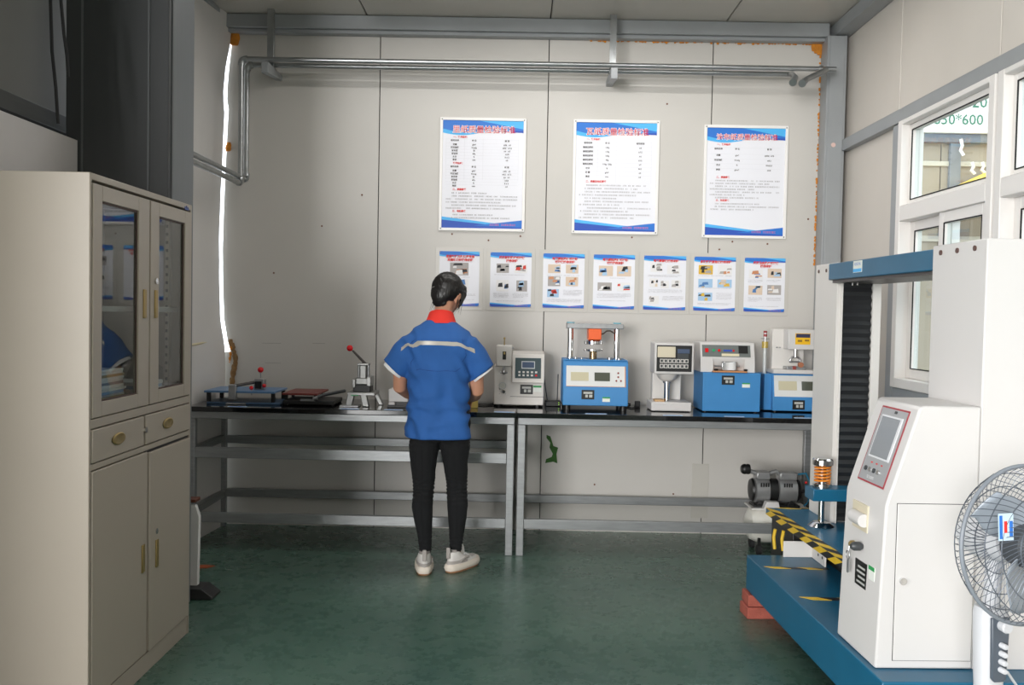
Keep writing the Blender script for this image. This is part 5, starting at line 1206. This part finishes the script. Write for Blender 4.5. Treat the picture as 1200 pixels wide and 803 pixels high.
# trousers
JE = mat('black_denim', '0e0f12', .9, var=.3, scale=50, bump=.35, bscale=500)
mb = MB()
def grow(L_, g, z0, z1): return [(x, y, z, r + g) for x, y, z, r in L_ if z0 <= z <= z1]
limb(mb, grow(LEGL, .004, .10, .8)); limb(mb, grow(LEGR, .004, .11, .8))
mb.rings([ellring((-.012, .022, z), a, b) for z, a, b in ((.70, .130, .090), (.74, .152, .112), (.79, .160, .115), (.86, .152, .105))])
tr = finish('trousers', mb, JE, body, smooth=0); remesh(tr, .006, it=5); bake(tr)
for v in tr.data.vertices:
    c = v.co; k = math.exp(-((c.z - .44) / .06) ** 2) + .6 * math.exp(-((c.z - .15) / .05) ** 2) + .5 * math.exp(-((c.z - .68) / .04) ** 2)
    leg = LEGL if c.x < -.01 else LEGR; cx = leg[4][0]; d = V((c.x - cx, c.y - .02, 0)).normalized()
    v.co += d * (.0035 * k * sin(c.z * 330 + 2.5 * noise.noise(c * 14) * 2) + .002 * noise.noise(c * 25))
mb = MB()
for L_, s in ((LEGL, -1), (LEGR, 1)): mb.tube([(x + s * 0, y - r - .0045, z) for x, y, z, r in L_ if .12 < z < .7], .0012, 5)
finish('back_seam', mb, mat('seam_thread', '08080a', .9), tr)
# shirt: boxy, short sleeves flaring over the upper arms
SH = mat('royal_blue_cotton', '2860a8', .8, var=.12, scale=14, bump=.25, bscale=600)
mb = MB()
tors = [((-.020, .02, .715), .176, .135), ((-.021, .02, .72), .180, .138), ((-.022, .018, .80), .174, .132), ((-.024, .014, .90), .166, .122), ((-.026, .010, 1.0), .166, .120), ((-.026, .004, 1.10), .176, .122), ((-.026, .0, 1.18), .188, .118), ((-.025, .002, 1.235), .182, .108), ((-.024, .010, 1.275), .155, .090), ((-.022, .018, 1.305), .11, .075), ((-.020, .026, 1.335), .066, .062)]
mb.rings([ellring(c, a, b, 40, 2.5) for c, a, b in tors])
def sleeve(s, pts):
    rs = []
    for (x, y, z, rx, ry) in pts:
        d = V((s * .80, 0, -1)).normalized(); a1 = V((1, 0, s * .80)).normalized()
        rs.append([V((x, y, z)) + a1 * rx * cos(a) + V((0, 1, 0)) * ry * sin(a) for a in [2 * pi * j / 24 for j in range(24)]])
    mb.rings(rs)
sleeve(-1, [(-.105, .0, 1.225, .055, .08), (-.16, .0, 1.20, .072, .085), (-.20, .004, 1.155, .073, .082), (-.238, .01, 1.10, .075, .08), (-.262, .014, 1.068, .076, .078)])
sleeve(1, [(.06, .0, 1.225, .055, .08), (.115, .0, 1.20, .072, .085), (.152, .004, 1.150, .073, .082), (.184, .01, 1.095, .074, .08), (.204, .014, 1.058, .075, .078)])
sh = finish('shirt', mb, SH, body, smooth=0); remesh(sh, .0065, it=6); bake(sh)
for v in sh.data.vertices:
    c = v.co; d = V((c.x + .022, (c.y - .01) * 1.4, 0)).normalized(); low = max(0, min(1, (1.2 - c.z) / .4))
    fold = sin(c.x * 42 + 2.2 * noise.noise(V((c.x * 6, c.y * 6, c.z * 3))) * 2 + c.z * 5) * .008 * low
    diag = sin((c.x * .8 + c.z) * 55 + 3 * noise.noise(c * 7)) * .007 * max(0, 1 - abs(abs(c.x + .022) - .15) / .07)
    waist = sin(c.z * 95 + 4 * noise.noise(c * 8)) * .006 * math.exp(-((c.z - .86) / .07) ** 2)
    v.co += d * (fold + diag + waist + .012 * noise.noise(c * 8)) + V((0, 0, .004 * noise.noise(c * 6)))
def wrap(o, off=.003):
    w_ = o.modifiers.new('wrap', 'SHRINKWRAP'); w_.target = sh; w_.wrap_method = 'NEAREST_SURFACEPOINT'; w_.wrap_mode = 'OUTSIDE_SURFACE'; w_.offset = off
def ribbon(name, m, path, wv, n=60, off=.003, par=None):
    """path: list of points; wv width vector"""
    mb = MB(); P_ = [V(p) for p in path]; g = []
    for i in range(n + 1):
        t_ = i / n * (len(P_) - 1); k = min(int(t_), len(P_) - 2); p = P_[k].lerp(P_[k + 1], t_ - k)
        for j in range(5): g.append(p + V(wv) * (j / 4 - .5))
    mb.add(g, [(i * 5 + j, i * 5 + j + 1, i * 5 + j + 6, i * 5 + j + 5) for i in range(n) for j in range(4)])
    o = finish(name, mb, m, par or sh); wrap(o, off); return o
ribbon('reflective_strip', mat('silver_reflective', 'b9b5ac', .35, metal=.25), [(-.222, -.09, 1.185), (-.195, -.13, 1.212), (-.12, -.15, 1.222), (0, -.15, 1.224), (.09, -.15, 1.217), (.145, -.13, 1.205), (.172, -.09, 1.180)], (0, 0, .024))
ribbon('yoke_seam', mat('dark_blue_thread', '153d7c', .8), [(-.15, -.15, 1.075), (0, -.15, 1.072), (.11, -.15, 1.075)], (0, 0, .003), off=.0015)
ribbon('arm_seam', mat('dark_blue_thread', '153d7c'), [(-.165, -.12, 1.26), (-.178, -.13, 1.18), (-.185, -.12, 1.06)], (.003, 0, 0), off=.0015)
ribbon('arm_seam', mat('dark_blue_thread', '153d7c'), [(.118, -.12, 1.26), (.130, -.13, 1.18), (.138, -.12, 1.05)], (.003, 0, 0), off=.0015)
# red collar standing round the neck
rs = []
for z, g, dz in ((1.318, .082, 0), (1.35, .070, 0), (1.368, .064, 0), (1.368, .060, 0), (1.33, .066, 0)):
    rs.append([V((-.020 + g * cos(a), .028 + (z - 1.33) * .5 + g * .86 * sin(a), z + .020 * -sin(a) * (1 if z > 1.34 else .0))) for a in [2 * pi * j / 36 for j in range(36)]])
cl = finish('red_collar', MB().rings(rs, cap=False), mat('red_cotton', 'e83428', .8, bump=.2, bscale=500), sh)
# white undershirt cuffs
WC = mat('white_cotton', 'e6e4e2', .8)
for s, c in ((-1, (-.262, .014, 1.068)), (1, (.204, .014, 1.058))):
    a1 = V((1, 0, s * .80)).normalized(); dn = V((s * .80, 0, -1)).normalized(); rs = []
    for h, g in ((-.03, .066), (.0, .066), (.014, .064), (.014, .058), (-.03, .058)):
        rs.append([V(c) + dn * h + V((-s * .004, 0, -.002)) + a1 * g * cos(a) + V((0, g, 0)) * sin(a) for a in [2 * pi * j / 24 for j in range(24)]])
    finish('white_cuff', MB().rings(rs, cap=False), WC, body)
# sneakers
SOLE = mat('cream_sole', 'ddd2c4', .6); GUM = mat('tan_outsole', 'a5714e', .7); UPP = mat('white_mesh_leather', 'd9d4cf', .6, var=.08, scale=60); GRY = mat('grey_suede', 'a7a09b', .8)
def shoe(x, y, rz, lift=0):
    T = M.Translation((x, y, lift)) @ M.Rotation(rz, 4, 'Z')
    def foot(u, n=24):     # outline ring: u list (z, scale x, scale y, shift)
        z, sx_, sy, sh_ = u; out = []
        for j in range(n):
            a = 2 * pi * j / n; sn = (abs(sin(a)) ** .75) * (1 if sin(a) > 0 else -1); cs_ = (abs(cos(a)) ** .6) * (1 if cos(a) > 0 else -1); yy = .065 + .122 * sy * sn; wd = (.042 + .004 * (sin(a))) * sx_
            out.append(T @ V((wd * cs_ * (1 - .12 * (sin(a) > .6) * (sin(a) - .6) * 2), yy + sh_, z + (.006 * max(0, sin(a) - .7) * 3))))
        return out
    out_ = finish('outsole', MB().rings([foot((.0, 1.0, .98, 0)), foot((.010, 1.1, 1.03, 0))]), GUM, body)
    mid = MB(); rs = [foot((.009, 1.08, 1.03, 0)), foot((.022, 1.22, 1.06, 0)), foot((.034, 1.16, 1.05, 0)), foot((.045, 1.04, 1.0, 0))]; mid.rings(rs)
    for k in range(7): a = 2 * pi * k / 7; mid.ball((T @ V((.040 * cos(a), .065 + .108 * sin(a), .024))), .012, 10, sc=(1, 1.3, .8))
    finish('midsole', mid, SOLE, out_, smooth=60)
    up = MB()
    def upr(z, rx, ry, cy): return [T @ V((rx * cos(a), cy + ry * sin(a), z - .022 * max(0, sin(a)) * (z > .06))) for a in [2 * pi * j / 24 for j in range(24)]]
    up.rings([upr(.040, .040, .122, .068), upr(.058, .041, .112, .058), upr(.078, .038, .082, .032), upr(.098, .033, .055, .005), upr(.108, .031, .045, -.002)])
    u_ = finish('upper', up, UPP, out_, smooth=70)
    hc = MB(); hc.rings([[T @ V((.0425 * cos(a), .058 + .1165 * sin(a), z)) for a in [pi + pi * j / 14 + 0 for j in range(15)]] for z in (.042, .062)], cap=False)
    finish('heel_cup', hc, GRY, u_, smooth=60)
    finish('heel_tab', MB().box(-.011, .011, -.062, -.050, .075, .135, m=T), GRY, u_, bev=.004)
    tg = finish('tongue', MB().tube([T @ V((0, .055, .085)), T @ V((0, .045, .115)), T @ V((0, .035, .14))], [.020, .022, .016], 10), UPP, u_)
    lc = MB()
    for k in range(4): lc.tube([T @ V((-.026, .055 + k * .018, .082 - k * .008)), T @ V((0, .060 + k * .018, .095 - k * .009)), T @ V((.026, .055 + k * .018, .082 - k * .008))], .003, 6)
    finish('laces', lc, WHT, u_)
    finish('side_stripe', MB().tube([T @ V((.041, .0, .058)), T @ V((.042, .04, .070)), T @ V((.036, .075, .068))], .006, 6), GRY, u_)
    finish('sock', MB().cyl(T @ V((0, .0, .09)), T @ V((0, .0, .118)), .030, .029), mat('grey_sock', '8d8783', .9), u_)
shoe(-.083, -.02, rad(6)); shoe(.074, .03, rad(-34))
